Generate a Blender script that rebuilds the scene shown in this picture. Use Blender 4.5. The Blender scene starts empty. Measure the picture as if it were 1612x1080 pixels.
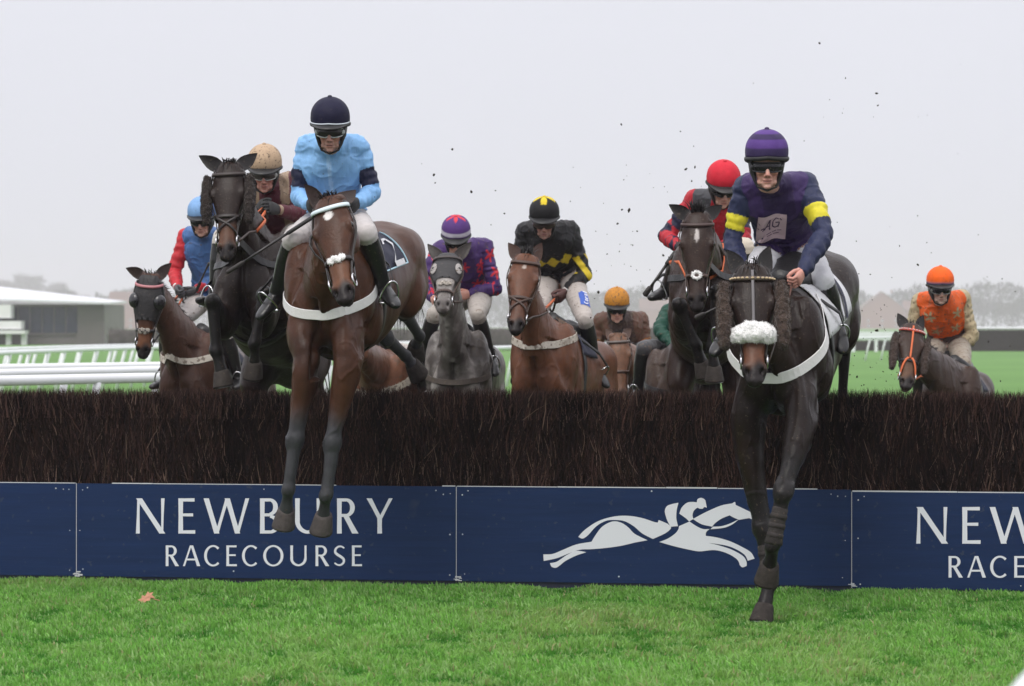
import bpy, math, random
import numpy as np
from mathutils import Vector, Matrix, noise
from mathutils.bvhtree import BVHTree

R = math.radians
sc = bpy.context.scene
col = sc.collection

# ------------------------------------------------------------------ camera
H = 1.69                     # camera height above the turf, metres
FPX = 3920.0                 # focal length in photograph pixels (1612 wide)
DC = 16.0                    # distance to the landing face of the fence
cam_d = bpy.data.cameras.new("camera")
cam = bpy.data.objects.new("camera", cam_d)
col.objects.link(cam)
cam.location = (0, -DC, H)
cam.rotation_euler = (R(90), 0, 0)
cam_d.sensor_width = 36.0
cam_d.lens = 36.0 * FPX / 1612
cam_d.shift_y = -28.0 / 1612
cam_d.clip_start = 0.1
cam_d.clip_end = 6000
cam_d.dof.use_dof = True
cam_d.dof.focus_distance = 15.2
cam_d.dof.aperture_fstop = 4.5
sc.camera = cam

# ------------------------------------------------------------------ sky, sun, exposure
SUN_EL, SUN_AZ = R(52), R(205)       # high, veiled, behind the photographer
w = bpy.data.worlds.new("World")
sc.world = w
w.use_nodes = True
nt = w.node_tree
bg = nt.nodes["Background"]
bg.inputs["Strength"].default_value = 0.1
sky = nt.nodes.new("ShaderNodeTexSky")
sky.sky_type = 'NISHITA'
sky.sun_disc = False
sky.sun_elevation = SUN_EL
sky.sun_rotation = SUN_AZ
sky.air_density = 1.0
sky.dust_density = 6.0
tc = nt.nodes.new("ShaderNodeTexCoord")
sep = nt.nodes.new("ShaderNodeSeparateXYZ")
nt.links.new(tc.outputs["Generated"], sep.inputs[0])
ramp = nt.nodes.new("ShaderNodeValToRGB")     # overcast cloud layer: brighter overhead
ramp.color_ramp.elements[0].position = 0.0
ramp.color_ramp.elements[0].color = (0.70, 0.712, 0.79, 1)
ramp.color_ramp.elements[1].position = 1.0
ramp.color_ramp.elements[1].color = (1.62, 1.60, 1.66, 1)
e = ramp.color_ramp.elements.new(0.13)
e.color = (0.755, 0.765, 0.835, 1)
nt.links.new(sep.outputs["Z"], ramp.inputs[0])
nz = nt.nodes.new("ShaderNodeTexNoise")
nz.inputs["Scale"].default_value = 2.2
nz.inputs["Detail"].default_value = 4
nt.links.new(tc.outputs["Generated"], nz.inputs["Vector"])
mr = nt.nodes.new("ShaderNodeMapRange")
mr.inputs["To Min"].default_value = 8.9
mr.inputs["To Max"].default_value = 10.1
nt.links.new(nz.outputs[0], mr.inputs["Value"])
sclr = nt.nodes.new("ShaderNodeVectorMath")
sclr.operation = 'SCALE'
nt.links.new(ramp.outputs[0], sclr.inputs[0])
nt.links.new(mr.outputs[0], sclr.inputs["Scale"])
mix = nt.nodes.new("ShaderNodeMix")
mix.data_type = 'RGBA'
mix.inputs[0].default_value = 0.96
nt.links.new(sky.outputs[0], mix.inputs[6])
nt.links.new(sclr.outputs[0], mix.inputs[7])
nt.links.new(mix.outputs[2], bg.inputs["Color"])

sun_d = bpy.data.lights.new("sun", 'SUN')
sun = bpy.data.objects.new("sun", sun_d)
col.objects.link(sun)
sun_d.energy = 1.3
sun_d.angle = R(28)
sun_d.color = (1.0, 0.96, 0.9)
_sd = Vector((math.sin(SUN_AZ) * math.cos(SUN_EL), math.cos(SUN_AZ) * math.cos(SUN_EL), math.sin(SUN_EL)))
sun.rotation_euler = _sd.to_track_quat('Z', 'Y').to_euler()

sc.view_settings.view_transform = 'Standard'
sc.view_settings.look = 'None'
sc.view_settings.gamma = 1
sc.view_settings.exposure = 0.25
sc.cycles.volume_bounces = 1
sc.cycles.max_bounces = 6

# ------------------------------------------------------------------ helpers
def P(px, py, d):
    """the point that stands d metres in front of the photographer in the direction of a photograph pixel"""
    return Vector(((px - 806) / FPX * d, d - DC, H + (512 - py) / FPX * d))

def on_ray(px, py, parent, length, sign):
    """point on a viewing ray at a bone's length from the parent joint (sign -1: nearer, +1: farther)"""
    o = Vector((0, -DC, H))
    dr = Vector(((px - 806) / FPX, 1, (512 - py) / FPX)).normalized()
    b = (parent - o).dot(dr)
    m = o + dr * b
    h2 = length * length - (parent - m).length_squared
    if h2 < 0:
        v = (m - parent).normalized() * length * 1.0
        if (parent - m).length > length * 1.12:
            print("   long bone: want %.2f have %.2f at %d,%d" % (length, (parent - m).length, px, py))
        return m
    return o + dr * (b + sign * math.sqrt(h2))

def vlerp(a, b, t):
    return a + (b - a) * t

class MB:
    def __init__(s):
        s.v = []; s.f = []; s.m = []; s.mi = 0
    def add(s, vs, fs):
        o = len(s.v)
        s.v += [tuple(v) for v in vs]
        s.f += [tuple(i + o for i in f) for f in fs]
        s.m += [s.mi] * len(fs)
    def rings(s, rings, caps=True, closed=True):
        n = len(rings[0]); vs = []; fs = []
        for r in rings:
            vs += list(r)
        for i in range(len(rings) - 1):
            for j in range(n if closed else n - 1):
                k = (j + 1) % n
                fs.append((i * n + j, i * n + k, (i + 1) * n + k, (i + 1) * n + j))
        if caps:
            for base, ring in ((0, rings[0]), ((len(rings) - 1) * n, rings[-1])):
                c = Vector((0, 0, 0))
                for p in ring:
                    c += Vector(p)
                vs.append(c / n); ci = len(vs) - 1
                for j in range(n):
                    fs.append((base + j, base + (j + 1) % n, ci))
        s.add(vs, fs)
    def loft(s, secs, n=22):
        rs = []
        for c, U, V1, V2, e in secs:
            r = []
            for j in range(n):
                a = 2 * math.pi * j / n
                ca, sa = math.cos(a), math.sin(a)
                cc = math.copysign(abs(ca) ** (2 / e), ca)
                ss = abs(sa) ** (2 / e)
                r.append(c + U * cc + (V1 if sa >= 0 else V2) * ss)
            rs.append(r)
        s.rings(rs)
    def tube(s, pts, rad, n=10, ref=None, caps=True, ret=False):
        pts = [Vector(p) for p in pts]
        rs = []
        u = None
        for i, p in enumerate(pts):
            a = pts[min(i + 1, len(pts) - 1)] - pts[max(i - 1, 0)]
            if a.length < 1e-9:
                a = Vector((0, 0, 1))
            a.normalize()
            if ref is not None:
                u = ref - a * ref.dot(a)
            elif u is None:
                q = Vector((0, 0, 1)) if abs(a.z) < 0.9 else Vector((1, 0, 0))
                u = q - a * q.dot(a)
            else:
                u = u - a * u.dot(a)
            u.normalize()
            vv = a.cross(u)
            r = rad[i] if isinstance(rad, (list, tuple)) else rad
            ru, rv = r if isinstance(r, (list, tuple)) else (r, r)
            rs.append([p + u * (ru * math.cos(2 * math.pi * j / n)) + vv * (rv * math.sin(2 * math.pi * j / n)) for j in range(n)])
        s.rings(rs, caps)
    def ellipsoid(s, c, A, B, C, n=14, m=9):
        rs = []
        for i in range(1, m):
            t = math.pi * i / m
            rs.append([c + C * math.cos(t) + (A * math.cos(2 * math.pi * j / n) + B * math.sin(2 * math.pi * j / n)) * math.sin(t) for j in range(n)])
        nvs = []
        for r in rs: nvs += r
        fs = []
        for i in range(len(rs) - 1):
            for j in range(n):
                k = (j + 1) % n
                fs.append((i * n + j, i * n + k, (i + 1) * n + k, (i + 1) * n + j))
        nvs.append(c + C); nvs.append(c - C)
        a, b = len(nvs) - 2, len(nvs) - 1
        for j in range(n):
            k = (j + 1) % n
            fs.append((j, k, a)); fs.append(((len(rs) - 1) * n + j, (len(rs) - 1) * n + k, b))
        s.add(nvs, fs)
    def box(s, c, X, Y, Z):
        vs = [c + X * i + Y * j + Z * k for i in (-1, 1) for j in (-1, 1) for k in (-1, 1)]
        s.add(vs, [(0, 1, 3, 2), (4, 6, 7, 5), (0, 4, 5, 1), (2, 3, 7, 6), (0, 2, 6, 4), (1, 5, 7, 3)])
    def strand(s, root, tip, width, bend=None):
        root = Vector(root); tip = Vector(tip)
        a = (tip - root)
        q = a.cross(Vector((random.uniform(-1, 1), random.uniform(-1, 1), random.uniform(-1, 1))))
        if q.length < 1e-9: return
        q.normalize(); q *= width
        m = (root + tip) / 2 + (bend if bend is not None else Vector((0, 0, 0)))
        s.add([root - q, root + q, m + q * .8, m - q * .8, tip], [(0, 1, 2, 3), (3, 2, 4)])
    def strap(s, pts, nrm, width, thick=.006):
        """flat band through pts, nrm = outward normals"""
        rs = []
        for i, p in enumerate(pts):
            a = (pts[min(i + 1, len(pts) - 1)] - pts[max(i - 1, 0)]).normalized()
            n = nrm[i].normalized()
            b = a.cross(n).normalized() * (width / 2)
            rs.append([p - b, p - b * .9 + n * thick, p + b * .9 + n * thick, p + b])
        s.rings(rs)
    def build(s, name, mats, parent=None, smooth=True, cols=None):
        me = bpy.data.meshes.new(name)
        me.from_pydata(s.v, [], s.f)
        for m in (mats if isinstance(mats, (list, tuple)) else [mats]):
            me.materials.append(m)
        if len(me.materials) > 1:
            me.polygons.foreach_set("material_index", s.m)
        fixn(me)
        if smooth:
            me.polygons.foreach_set("use_smooth", [True] * len(me.polygons))
        return link(name, me, parent)

def fixn(me):
    import bmesh
    bm = bmesh.new(); bm.from_mesh(me)
    bmesh.ops.recalc_face_normals(bm, faces=bm.faces)
    bm.to_mesh(me); bm.free()

def link(name, me, parent=None):
    o = bpy.data.objects.new(name, me)
    col.objects.link(o)
    if parent is not None:
        o.parent = parent
        o.matrix_parent_inverse = Matrix.Translation(-parent.location)
    return o

def empty(name, loc):
    o = bpy.data.objects.new(name, None)
    col.objects.link(o)
    o.location = loc
    o.empty_display_size = .2
    return o

def tag(o, label=None, cat=None, group=None, kind=None):
    if label: o["label"] = label
    if cat: o["category"] = cat
    if group: o["group"] = group
    if kind: o["kind"] = kind
    return o

def remesh(mb, voxel, it=6, fac=.5):
    me = bpy.data.meshes.new("tmp")
    me.from_pydata(mb.v, [], mb.f)
    o = bpy.data.objects.new("tmp", me); col.objects.link(o)
    m = o.modifiers.new("r", 'REMESH'); m.mode = 'VOXEL'; m.voxel_size = voxel
    if it:
        m = o.modifiers.new("s", 'SMOOTH'); m.factor = fac; m.iterations = it
    dg = bpy.context.evaluated_depsgraph_get()
    out = bpy.data.meshes.new_from_object(o.evaluated_get(dg))
    bpy.data.objects.remove(o); bpy.data.meshes.remove(me)
    out.polygons.foreach_set("use_smooth", [True] * len(out.polygons))
    return out

def get_co(me):
    a = np.empty(len(me.vertices) * 3, dtype=np.float32); me.vertices.foreach_get("co", a)
    return a.reshape(-1, 3).astype(np.float64)
def set_co(me, a):
    me.vertices.foreach_set("co", a.astype(np.float32).ravel()); me.update()
def get_no(me):
    a = np.empty(len(me.vertices) * 3, dtype=np.float32); me.vertex_normals.foreach_get("vector", a)
    return a.reshape(-1, 3).astype(np.float64)
def set_col(me, rgb, name="Col"):
    at = me.color_attributes.new(name, 'FLOAT_COLOR', 'POINT')
    a = np.ones((len(me.vertices), 4), dtype=np.float32); a[:, :3] = rgb
    at.data.foreach_set("color", a.ravel())

def relax(me, wgt, it):
    """Laplacian smoothing with a weight per vertex"""
    co = get_co(me); n = len(co)
    ed = np.empty(len(me.edges) * 2, dtype=np.int32); me.edges.foreach_get("vertices", ed)
    ed = ed.reshape(-1, 2); deg = np.bincount(ed.ravel(), minlength=n).astype(float)[:, None]
    w_ = np.asarray(wgt)[:, None] * .6
    for _ in range(it):
        sm = np.zeros_like(co)
        for k in range(3):
            sm[:, k] = np.bincount(ed[:, 0], co[ed[:, 1], k], n) + np.bincount(ed[:, 1], co[ed[:, 0], k], n)
        co = co + (sm / np.maximum(deg, 1) - co) * w_
    set_co(me, co)

def submesh(me, fmask, name, offset=0.0):
    """a new mesh from some of the faces, pushed out along the normals"""
    co = get_co(me) + get_no(me) * offset
    fs = [tuple(p.vertices) for p, k in zip(me.polygons, fmask) if k]
    used = sorted({i for f in fs for i in f})
    mp = {j: i for i, j in enumerate(used)}
    nm = bpy.data.meshes.new(name)
    nm.from_pydata([tuple(co[i]) for i in used], [], [tuple(mp[i] for i in f) for f in fs])
    nm.polygons.foreach_set("use_smooth", [True] * len(nm.polygons))
    return nm, np.array(used, dtype=int)

def np_noise(co, scale, seed=0.0, octaves=2):
    """cheap smooth value noise, vectorised"""
    out = np.zeros(len(co)); amp = 1.0; tot = 0
    for o in range(octaves):
        p = co * scale * (2 ** o) + seed + 17.3 * o
        i = np.floor(p).astype(np.int64); f = p - i; f = f * f * (3 - 2 * f)
        def h(dx, dy, dz):
            n = (i[:, 0] + dx) * 374761393 + (i[:, 1] + dy) * 668265263 + (i[:, 2] + dz) * 2147483647
            n = (n ^ (n >> 13)) * 1274126177 & 0xffffffff
            n = (n ^ (n >> 16)) & 0xffff
            return n / 65535.0
        r = 0
        for dx in (0, 1):
            for dy in (0, 1):
                for dz in (0, 1):
                    wgt = (f[:, 0] if dx else 1 - f[:, 0]) * (f[:, 1] if dy else 1 - f[:, 1]) * (f[:, 2] if dz else 1 - f[:, 2])
                    r = r + wgt * h(dx, dy, dz)
        out += r * amp; tot += amp; amp *= .5
    return out / tot * 2 - 1

def sstep(a, b, x):
    t = np.clip((x - a) / (b - a), 0, 1)
    return t * t * (3 - 2 * t)

# ------------------------------------------------------------------ materials
_mats = {}
def mat(name, base=(.5, .5, .5), rough=.6, attr=False, bump=0, bscale=40, var=0, vscale=8, spec=.5, sheen=0, metal=0,
        mud=0, mudcol=(.10, .075, .05), mscale=55, mdark=None, coat=0, stretch=None, sss=0):
    if name in _mats: return _mats[name]
    m = bpy.data.materials.new(name); _mats[name] = m
    m.use_nodes = True
    t = m.node_tree; L = t.links.new
    b = t.nodes["Principled BSDF"]
    b.inputs["Roughness"].default_value = rough
    b.inputs["Metallic"].default_value = metal
    b.inputs["Specular IOR Level"].default_value = spec
    b.inputs["Sheen Weight"].default_value = sheen
    b.inputs["Sheen Roughness"].default_value = .4
    b.inputs["Coat Weight"].default_value = coat
    b.inputs["Coat Roughness"].default_value = .25
    if sss:
        b.inputs["Subsurface Weight"].default_value = sss
        b.inputs["Subsurface Radius"].default_value = (.02, .008, .005)
        b.inputs["Subsurface Scale"].default_value = .4
    tc = t.nodes.new("ShaderNodeTexCoord")
    vec = tc.outputs["Object"]
    if stretch:
        mp = t.nodes.new("ShaderNodeMapping"); mp.inputs["Scale"].default_value = stretch
        L(vec, mp.inputs[0]); vec = mp.outputs[0]
    if attr:
        a = t.nodes.new("ShaderNodeVertexColor"); a.layer_name = "Col"; src = a.outputs[0]
    else:
        a = t.nodes.new("ShaderNodeRGB"); a.outputs[0].default_value = (*base, 1); src = a.outputs[0]
    if var:
        n = t.nodes.new("ShaderNodeTexNoise"); n.inputs["Scale"].default_value = vscale; n.inputs["Detail"].default_value = 6
        n.inputs["Roughness"].default_value = .65
        L(vec, n.inputs["Vector"])
        r = t.nodes.new("ShaderNodeMapRange"); r.inputs["From Min"].default_value = .25; r.inputs["From Max"].default_value = .75
        r.inputs["To Min"].default_value = 1 - var; r.inputs["To Max"].default_value = 1 + var
        L(n.outputs[0], r.inputs["Value"])
        s = t.nodes.new("ShaderNodeVectorMath"); s.operation = 'SCALE'
        L(src, s.inputs[0]); L(r.outputs[0], s.inputs["Scale"]); src = s.outputs[0]
    if mud:
        for k, (sca, wid) in enumerate(((mscale, .03), (mscale * .22, .10))):
            n = t.nodes.new("ShaderNodeTexNoise"); n.inputs["Scale"].default_value = sca; n.inputs["Detail"].default_value = 3
            L(tc.outputs["Object"], n.inputs["Vector"])
            r = t.nodes.new("ShaderNodeMapRange")
            th = (.72 - .2 * mud) if k == 0 else (.74 - .22 * mud)
            r.inputs["From Min"].default_value = th; r.inputs["From Max"].default_value = th + wid
            r.inputs["To Max"].default_value = .85 if k == 0 else .6
            L(n.outputs[0], r.inputs["Value"])
            x = t.nodes.new("ShaderNodeMix"); x.data_type = 'RGBA'
            L(r.outputs[0], x.inputs[0]); L(src, x.inputs[6]); x.inputs[7].default_value = (*mudcol, 1)
            src = x.outputs[2]
    L(src, b.inputs["Base Color"])
    if bump:
        n = t.nodes.new("ShaderNodeTexNoise"); n.inputs["Scale"].default_value = bscale; n.inputs["Detail"].default_value = 5
        L(vec, n.inputs["Vector"])
        bp = t.nodes.new("ShaderNodeBump"); bp.inputs["Strength"].default_value = bump; bp.inputs["Distance"].default_value = .02
        L(n.outputs[0], bp.inputs["Height"]); L(bp.outputs[0], b.inputs["Normal"])
    return m

BLACK = lambda: mat("black_leather", (.012, .012, .013), .38, bump=.15, bscale=60, var=.3)
BROWN = lambda: mat("brown_leather", (.05, .024, .015), .45, bump=.15, bscale=60, var=.3)
STEEL = lambda: mat("steel", (.6, .6, .62), .25, metal=1)
# ================================================================== THE SETTING
rng = np.random.default_rng(7)
random.seed(7)
FK = 0.128                                   # the fence runs slightly towards the camera on the right
FL = math.sqrt(1 + FK * FK)
FU = Vector((1, -FK, 0)) / FL                # along the fence
FN = Vector((-FK, -1, 0)) / FL               # landing side normal (towards the camera)

def fence_pt(px, py, out=0.0):
    t = (px - 806) / FPX
    X = DC * t / (1 + FK * t); d = DC - FK * X
    return Vector((X, -FK * X, H + (512 - py) / FPX * d)) + FN * out

# ---- ground
gm = bpy.data.materials.new("turf_soil"); gm.use_nodes = True
_t = gm.node_tree; _b = _t.nodes["Principled BSDF"]; _b.inputs["Roughness"].default_value = .9
_b.inputs["Specular IOR Level"].default_value = .2
_tc = _t.nodes.new("ShaderNodeTexCoord")
_n1 = _t.nodes.new("ShaderNodeTexNoise"); _n1.inputs["Scale"].default_value = .12; _n1.inputs["Detail"].default_value = 5
_n2 = _t.nodes.new("ShaderNodeTexNoise"); _n2.inputs["Scale"].default_value = 9; _n2.inputs["Detail"].default_value = 8
for n in (_n1, _n2): _t.links.new(_tc.outputs["Object"], n.inputs["Vector"])
_a = _t.nodes.new("ShaderNodeMath"); _a.operation = 'ADD'
_t.links.new(_n1.outputs[0], _a.inputs[0]); _t.links.new(_n2.outputs[0], _a.inputs[1])
_r = _t.nodes.new("ShaderNodeValToRGB")
_r.color_ramp.elements[0].position = .35; _r.color_ramp.elements[0].color = (.085, .190, .042, 1)
_r.color_ramp.elements[1].position = .65; _r.color_ramp.elements[1].color = (.125, .255, .062, 1)
_h = _t.nodes.new("ShaderNodeMath"); _h.operation = 'MULTIPLY'; _h.inputs[1].default_value = .5
_t.links.new(_a.outputs[0], _h.inputs[0]); _t.links.new(_h.outputs[0], _r.inputs[0]); 
# near soil: trodden take-off mud, also darkened as shade to cut green bounce
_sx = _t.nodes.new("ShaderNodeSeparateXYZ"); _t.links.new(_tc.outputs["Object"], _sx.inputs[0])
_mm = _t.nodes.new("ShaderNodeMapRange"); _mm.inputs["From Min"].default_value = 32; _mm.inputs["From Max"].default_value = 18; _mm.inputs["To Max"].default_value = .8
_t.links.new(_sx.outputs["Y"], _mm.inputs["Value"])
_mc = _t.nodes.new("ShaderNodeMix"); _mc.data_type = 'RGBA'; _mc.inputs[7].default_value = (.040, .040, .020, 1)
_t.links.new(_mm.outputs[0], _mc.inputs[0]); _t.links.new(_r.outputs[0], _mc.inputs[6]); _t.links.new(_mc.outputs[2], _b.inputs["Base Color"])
g = MB()
nx, ny = 40, 40
xs = np.linspace(-1, 1, nx); xs = np.sign(xs) * np.abs(xs) ** 2.2 * 1450
ys = -40 + (np.linspace(0, 1, ny) ** 2.2) * 2100
g.add([Vector((x, y, 0)) for y in ys for x in xs],
      [(j * nx + i, j * nx + i + 1, (j + 1) * nx + i + 1, (j + 1) * nx + i) for j in range(ny - 1) for i in range(nx - 1)])
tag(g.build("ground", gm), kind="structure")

# ---- near turf: every blade a tapered leaf
def blades(name, n, d0, d1, mask=None, hmin=.024, hmax=.058, wid=.0052, material=None, group=None):
    d = np.sqrt(rng.uniform(d0 * d0, d1 * d1, n))
    x = rng.uniform(-1, 1, n) * (.2056 * d + .35)
    y = d - DC
    keep = (y < -FK * x - .04)
    x, y = x[keep], y[keep]; n = len(x)
    p = np.stack([x, y, np.zeros(n)], 1)
    cl = np_noise(p, 3.0, 3.1, 3); cl2 = np_noise(p, .9, 9.7, 2); cl3 = np_noise(p, 11.0, 1.3, 1)
    h = (hmin + (hmax - hmin) * rng.random(n)) * np.clip(1 + .75 * cl + .5 * cl3, .35, 2)
    near = np.clip((y + FK * x + .5) / .5, 0, 1)          # longer against the boards
    h = np.where(near > 0, np.minimum(h, .050 + .012 * rng.random(n) + .03 * (1 - near)), h) * (1 - .18 * near)
    az = rng.uniform(0, 2 * np.pi, n) * .75 + 2.0 + 1.5 * cl2
    lean = np.abs(rng.normal(0, .42, n)) + .08
    dx, dy = np.cos(az), np.sin(az)
    fa = rng.uniform(0, np.pi, n)
    wx, wy = np.cos(fa) * wid * (.6 + .8 * rng.random(n)), np.sin(fa) * wid
    V = np.empty((n, 5, 3), np.float32)
    mx, my, mz = x + dx * h * lean * .35, y + dy * h * lean * .35, h * .62
    tx, ty, tz = x + dx * h * lean, y + dy * h * lean, h * (1 - .28 * lean)
    V[:, 0] = np.stack([x - wx, y - wy, np.zeros(n) - .004], 1); V[:, 1] = np.stack([x + wx, y + wy, np.zeros(n) - .004], 1)
    V[:, 2] = np.stack([mx + wx * .8, my + wy * .8, mz], 1); V[:, 3] = np.stack([mx - wx * .8, my - wy * .8, mz], 1)
    V[:, 4] = np.stack([tx, ty, np.maximum(tz, .01)], 1)
    me = bpy.data.meshes.new(name)
    me.vertices.add(n * 5); me.vertices.foreach_set("co", V.ravel())
    base = (np.arange(n) * 5)[:, None]
    li = (base + np.array([0, 1, 2, 3, 3, 2, 4])).ravel()
    me.loops.add(n * 7); me.loops.foreach_set("vertex_index", li.astype(np.int32))
    me.polygons.add(n * 2)
    ls = ((np.arange(n) * 7)[:, None] + np.array([0, 4])).ravel()
    lt = np.tile([4, 3], n)
    me.polygons.foreach_set("loop_start", ls.astype(np.int32)); me.polygons.foreach_set("loop_total", lt.astype(np.int32))
    me.update(calc_edges=True)
    base_c = np.array([.198, .450, .080]); yel = np.array([.31, .43, .13]); drk = np.array([.060, .250, .024]); dead = np.array([.40, .38, .19]); pale = np.array([.34, .53, .20])
    k = rng.random(n)
    c = base_c[None] * (0.65 + .7 * rng.random(n))[:, None]
    ym = np.clip(.12 + .8 * cl2 + .35 * cl3, 0, .8)[:, None]; c = c * (1 - ym) + yel * ym
    dm = np.clip(-.05 - 1.6 * cl - 1.2 * cl3, 0, .9)[:, None]; c = c * (1 - dm) + drk * dm
    pm = ((k > .72) & (rng.random(n) < .75 + .6 * cl3))[:, None] * rng.uniform(.5, 1, n)[:, None]; c = c * (1 - pm) + pale * pm
    dd = (k < .02 + .22 * np.clip(cl2 + .4 * cl3 - .15, 0, 1))[:, None]; c = np.where(dd, dead, c)
    C = np.ones((n, 5, 4), np.float32); C[:, :, :3] = c[:, None, :]
    C[:, 4, :3] *= 1.12
    at = me.color_attributes.new("Col", 'FLOAT_COLOR', 'POINT'); at.data.foreach_set("color", C.ravel())
    me.materials.append(material)
    return link(name, me)

bm_ = bpy.data.materials.new("grass_blade"); bm_.use_nodes = True
_t = bm_.node_tree; _b = _t.nodes["Principled BSDF"]
_v = _t.nodes.new("ShaderNodeVertexColor"); _v.layer_name = "Col"
_t.links.new(_v.outputs[0], _b.inputs["Base Color"]); _b.inputs["Roughness"].default_value = .42
_b.inputs["Specular IOR Level"].default_value = .35
_tr = _t.nodes.new("ShaderNodeBsdfTranslucent"); _t.links.new(_v.outputs[0], _tr.inputs[0])
_mx = _t.nodes.new("ShaderNodeMixShader"); _mx.inputs[0].default_value = .42
_t.links.new(_b.outputs[0], _mx.inputs[1]); _t.links.new(_tr.outputs[0], _mx.inputs[2])
_t.links.new(_mx.outputs[0], _t.nodes["Material Output"].inputs[0])
tag(blades("grass", 235000, 11.2, 16.75, material=bm_), kind="stuff")

# ---- the brush fence
def twigs(name, mb_parent, n, u0, u1):
    """thin birch twigs packed in bundles, seen from the landing side and along the top"""
    nt_ = int(n * .30)
    u = rng.uniform(u0, u1, n)
    depth = np.abs(rng.normal(0, .075, n)) + .004
    z0 = rng.uniform(.54, 1.18, n)
    Ln = rng.uniform(.06, .24, n)
    tilt = rng.normal(0, .20, n) + .28 * np_noise(np.stack([u, z0, u * 0], 1), 5.0, 2.0, 2); tiltd = rng.normal(-.05, .16, n)
    # top layer
    depth[:nt_] = rng.uniform(0, .86, nt_); z0[:nt_] = 1.08; Ln[:nt_] = rng.uniform(.10, .22, nt_)
    wild = rng.random(n) < .09
    tilt[wild] *= 3.4
    p0 = np.stack([u, -depth, z0], 1)
    nn = np_noise(np.stack([u, u * 0, u * 0], 1), 2.3, 4.0, 3)
    top = 1.278 + .020 * nn - .012 * depth + rng.normal(0, .011, n) + np.where(rng.random(n) < .02, rng.uniform(0, .05, n), 0)
    dz = Ln * np.cos(tilt)
    zt = np.minimum(z0 + dz, top)
    p1 = np.stack([u + Ln * np.sin(tilt), -depth - Ln * tiltd * .6, zt], 1)
    p1[:, 1] = np.minimum(p1[:, 1], .035)
    wd = rng.uniform(.0012, .0034, n) * np.where(rng.random(n) < .08, 1.6, 1)
    fa = rng.uniform(-.9, .9, n)
    side = np.stack([np.cos(fa), np.sin(fa), 0 * fa], 1) * wd[:, None]
    mid = (p0 + p1) / 2 + rng.normal(0, .010, (n, 3))
    V = np.empty((n, 5, 3))
    V[:, 0] = p0 - side; V[:, 1] = p0 + side; V[:, 2] = mid + side * .8; V[:, 3] = mid - side * .8; V[:, 4] = p1
    # to the world: u along the fence, second axis outward, z up
    W = V[:, :, 0:1] * np.array(FU) + V[:, :, 1:2] * np.array(FN) + V[:, :, 2:3] * np.array([0, 0, 1.0])
    me = bpy.data.meshes.new(name)
    me.vertices.add(n * 5); me.vertices.foreach_set("co", W.astype(np.float32).ravel())
    base = (np.arange(n) * 5)[:, None]
    me.loops.add(n * 7); me.loops.foreach_set("vertex_index", (base + np.array([0, 1, 2, 3, 3, 2, 4])).ravel().astype(np.int32))
    me.polygons.add(n * 2)
    me.polygons.foreach_set("loop_start", ((np.arange(n) * 7)[:, None] + np.array([0, 4])).ravel().astype(np.int32))
    me.polygons.foreach_set("loop_total", np.tile([4, 3], n).astype(np.int32))
    me.update(calc_edges=True)
    bund = np_noise(np.stack([u, z0 * .25, u * 0], 1), 7.0, 8.0, 2)
    k = rng.random(n)
    c = np.where((k < .55)[:, None], np.array([.013, .0070, .0060]), np.where((k < .82)[:, None], np.array([.042, .0212, .0165]), np.array([.005, .0032, .003])))
    c = c * np.clip(1 + 1.0 * bund, .3, 2.2)[:, None] * rng.uniform(.6, 1.4, n)[:, None]
    tanm = (rng.random(n) < .045 + .05 * np.clip((.85 - z0) / .3, 0, 1))[:, None]
    c = np.where(tanm, np.array([.17, .11, .085]) * rng.uniform(.5, 1.2, n)[:, None], c)
    topm = np.zeros(n, bool); topm[:nt_] = True
    c = np.where((topm & (rng.random(n) < .5))[:, None], np.array([.085, .046, .038]), c)
    C = np.ones((n, 5, 4), np.float32); C[:, :, :3] = c[:, None, :]
    at = me.color_attributes.new("Col", 'FLOAT_COLOR', 'POINT'); at.data.foreach_set("color", C.ravel())
    me.materials.append(mat("birch_twig", rough=.8, attr=True, spec=.12))
    return link(name, me, mb_parent)

fence = empty("brush_fence", (0, .4, 0))
tag(fence, "long dark brown birch fence with ragged top, standing behind the blue boards", "fence")
u0, u1 = -4.6, 4.6
b_ = MB()
c0 = FU * 0 - FN * .47 + Vector((0, 0, .60))
b_.box(c0, FU * 4.7, FN * .40, Vector((0, 0, .55)))
b_.build("packed_birch", mat("packed_birch", (.010, .007, .006), .95, bump=1, bscale=60, spec=.1), fence, smooth=False)
tw = twigs("birch_twigs", fence, 105000, u0, u1)
tag(tw, kind="stuff")
b_ = MB()
b_.box(FU * 0 - FN * .02 + Vector((0, 0, .335)), FU * 4.6, FN * .022, Vector((0, 0, .31)))
b_.build("backing_board", mat("backing_board", (.03, .03, .035), .8), fence, smooth=False)

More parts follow.
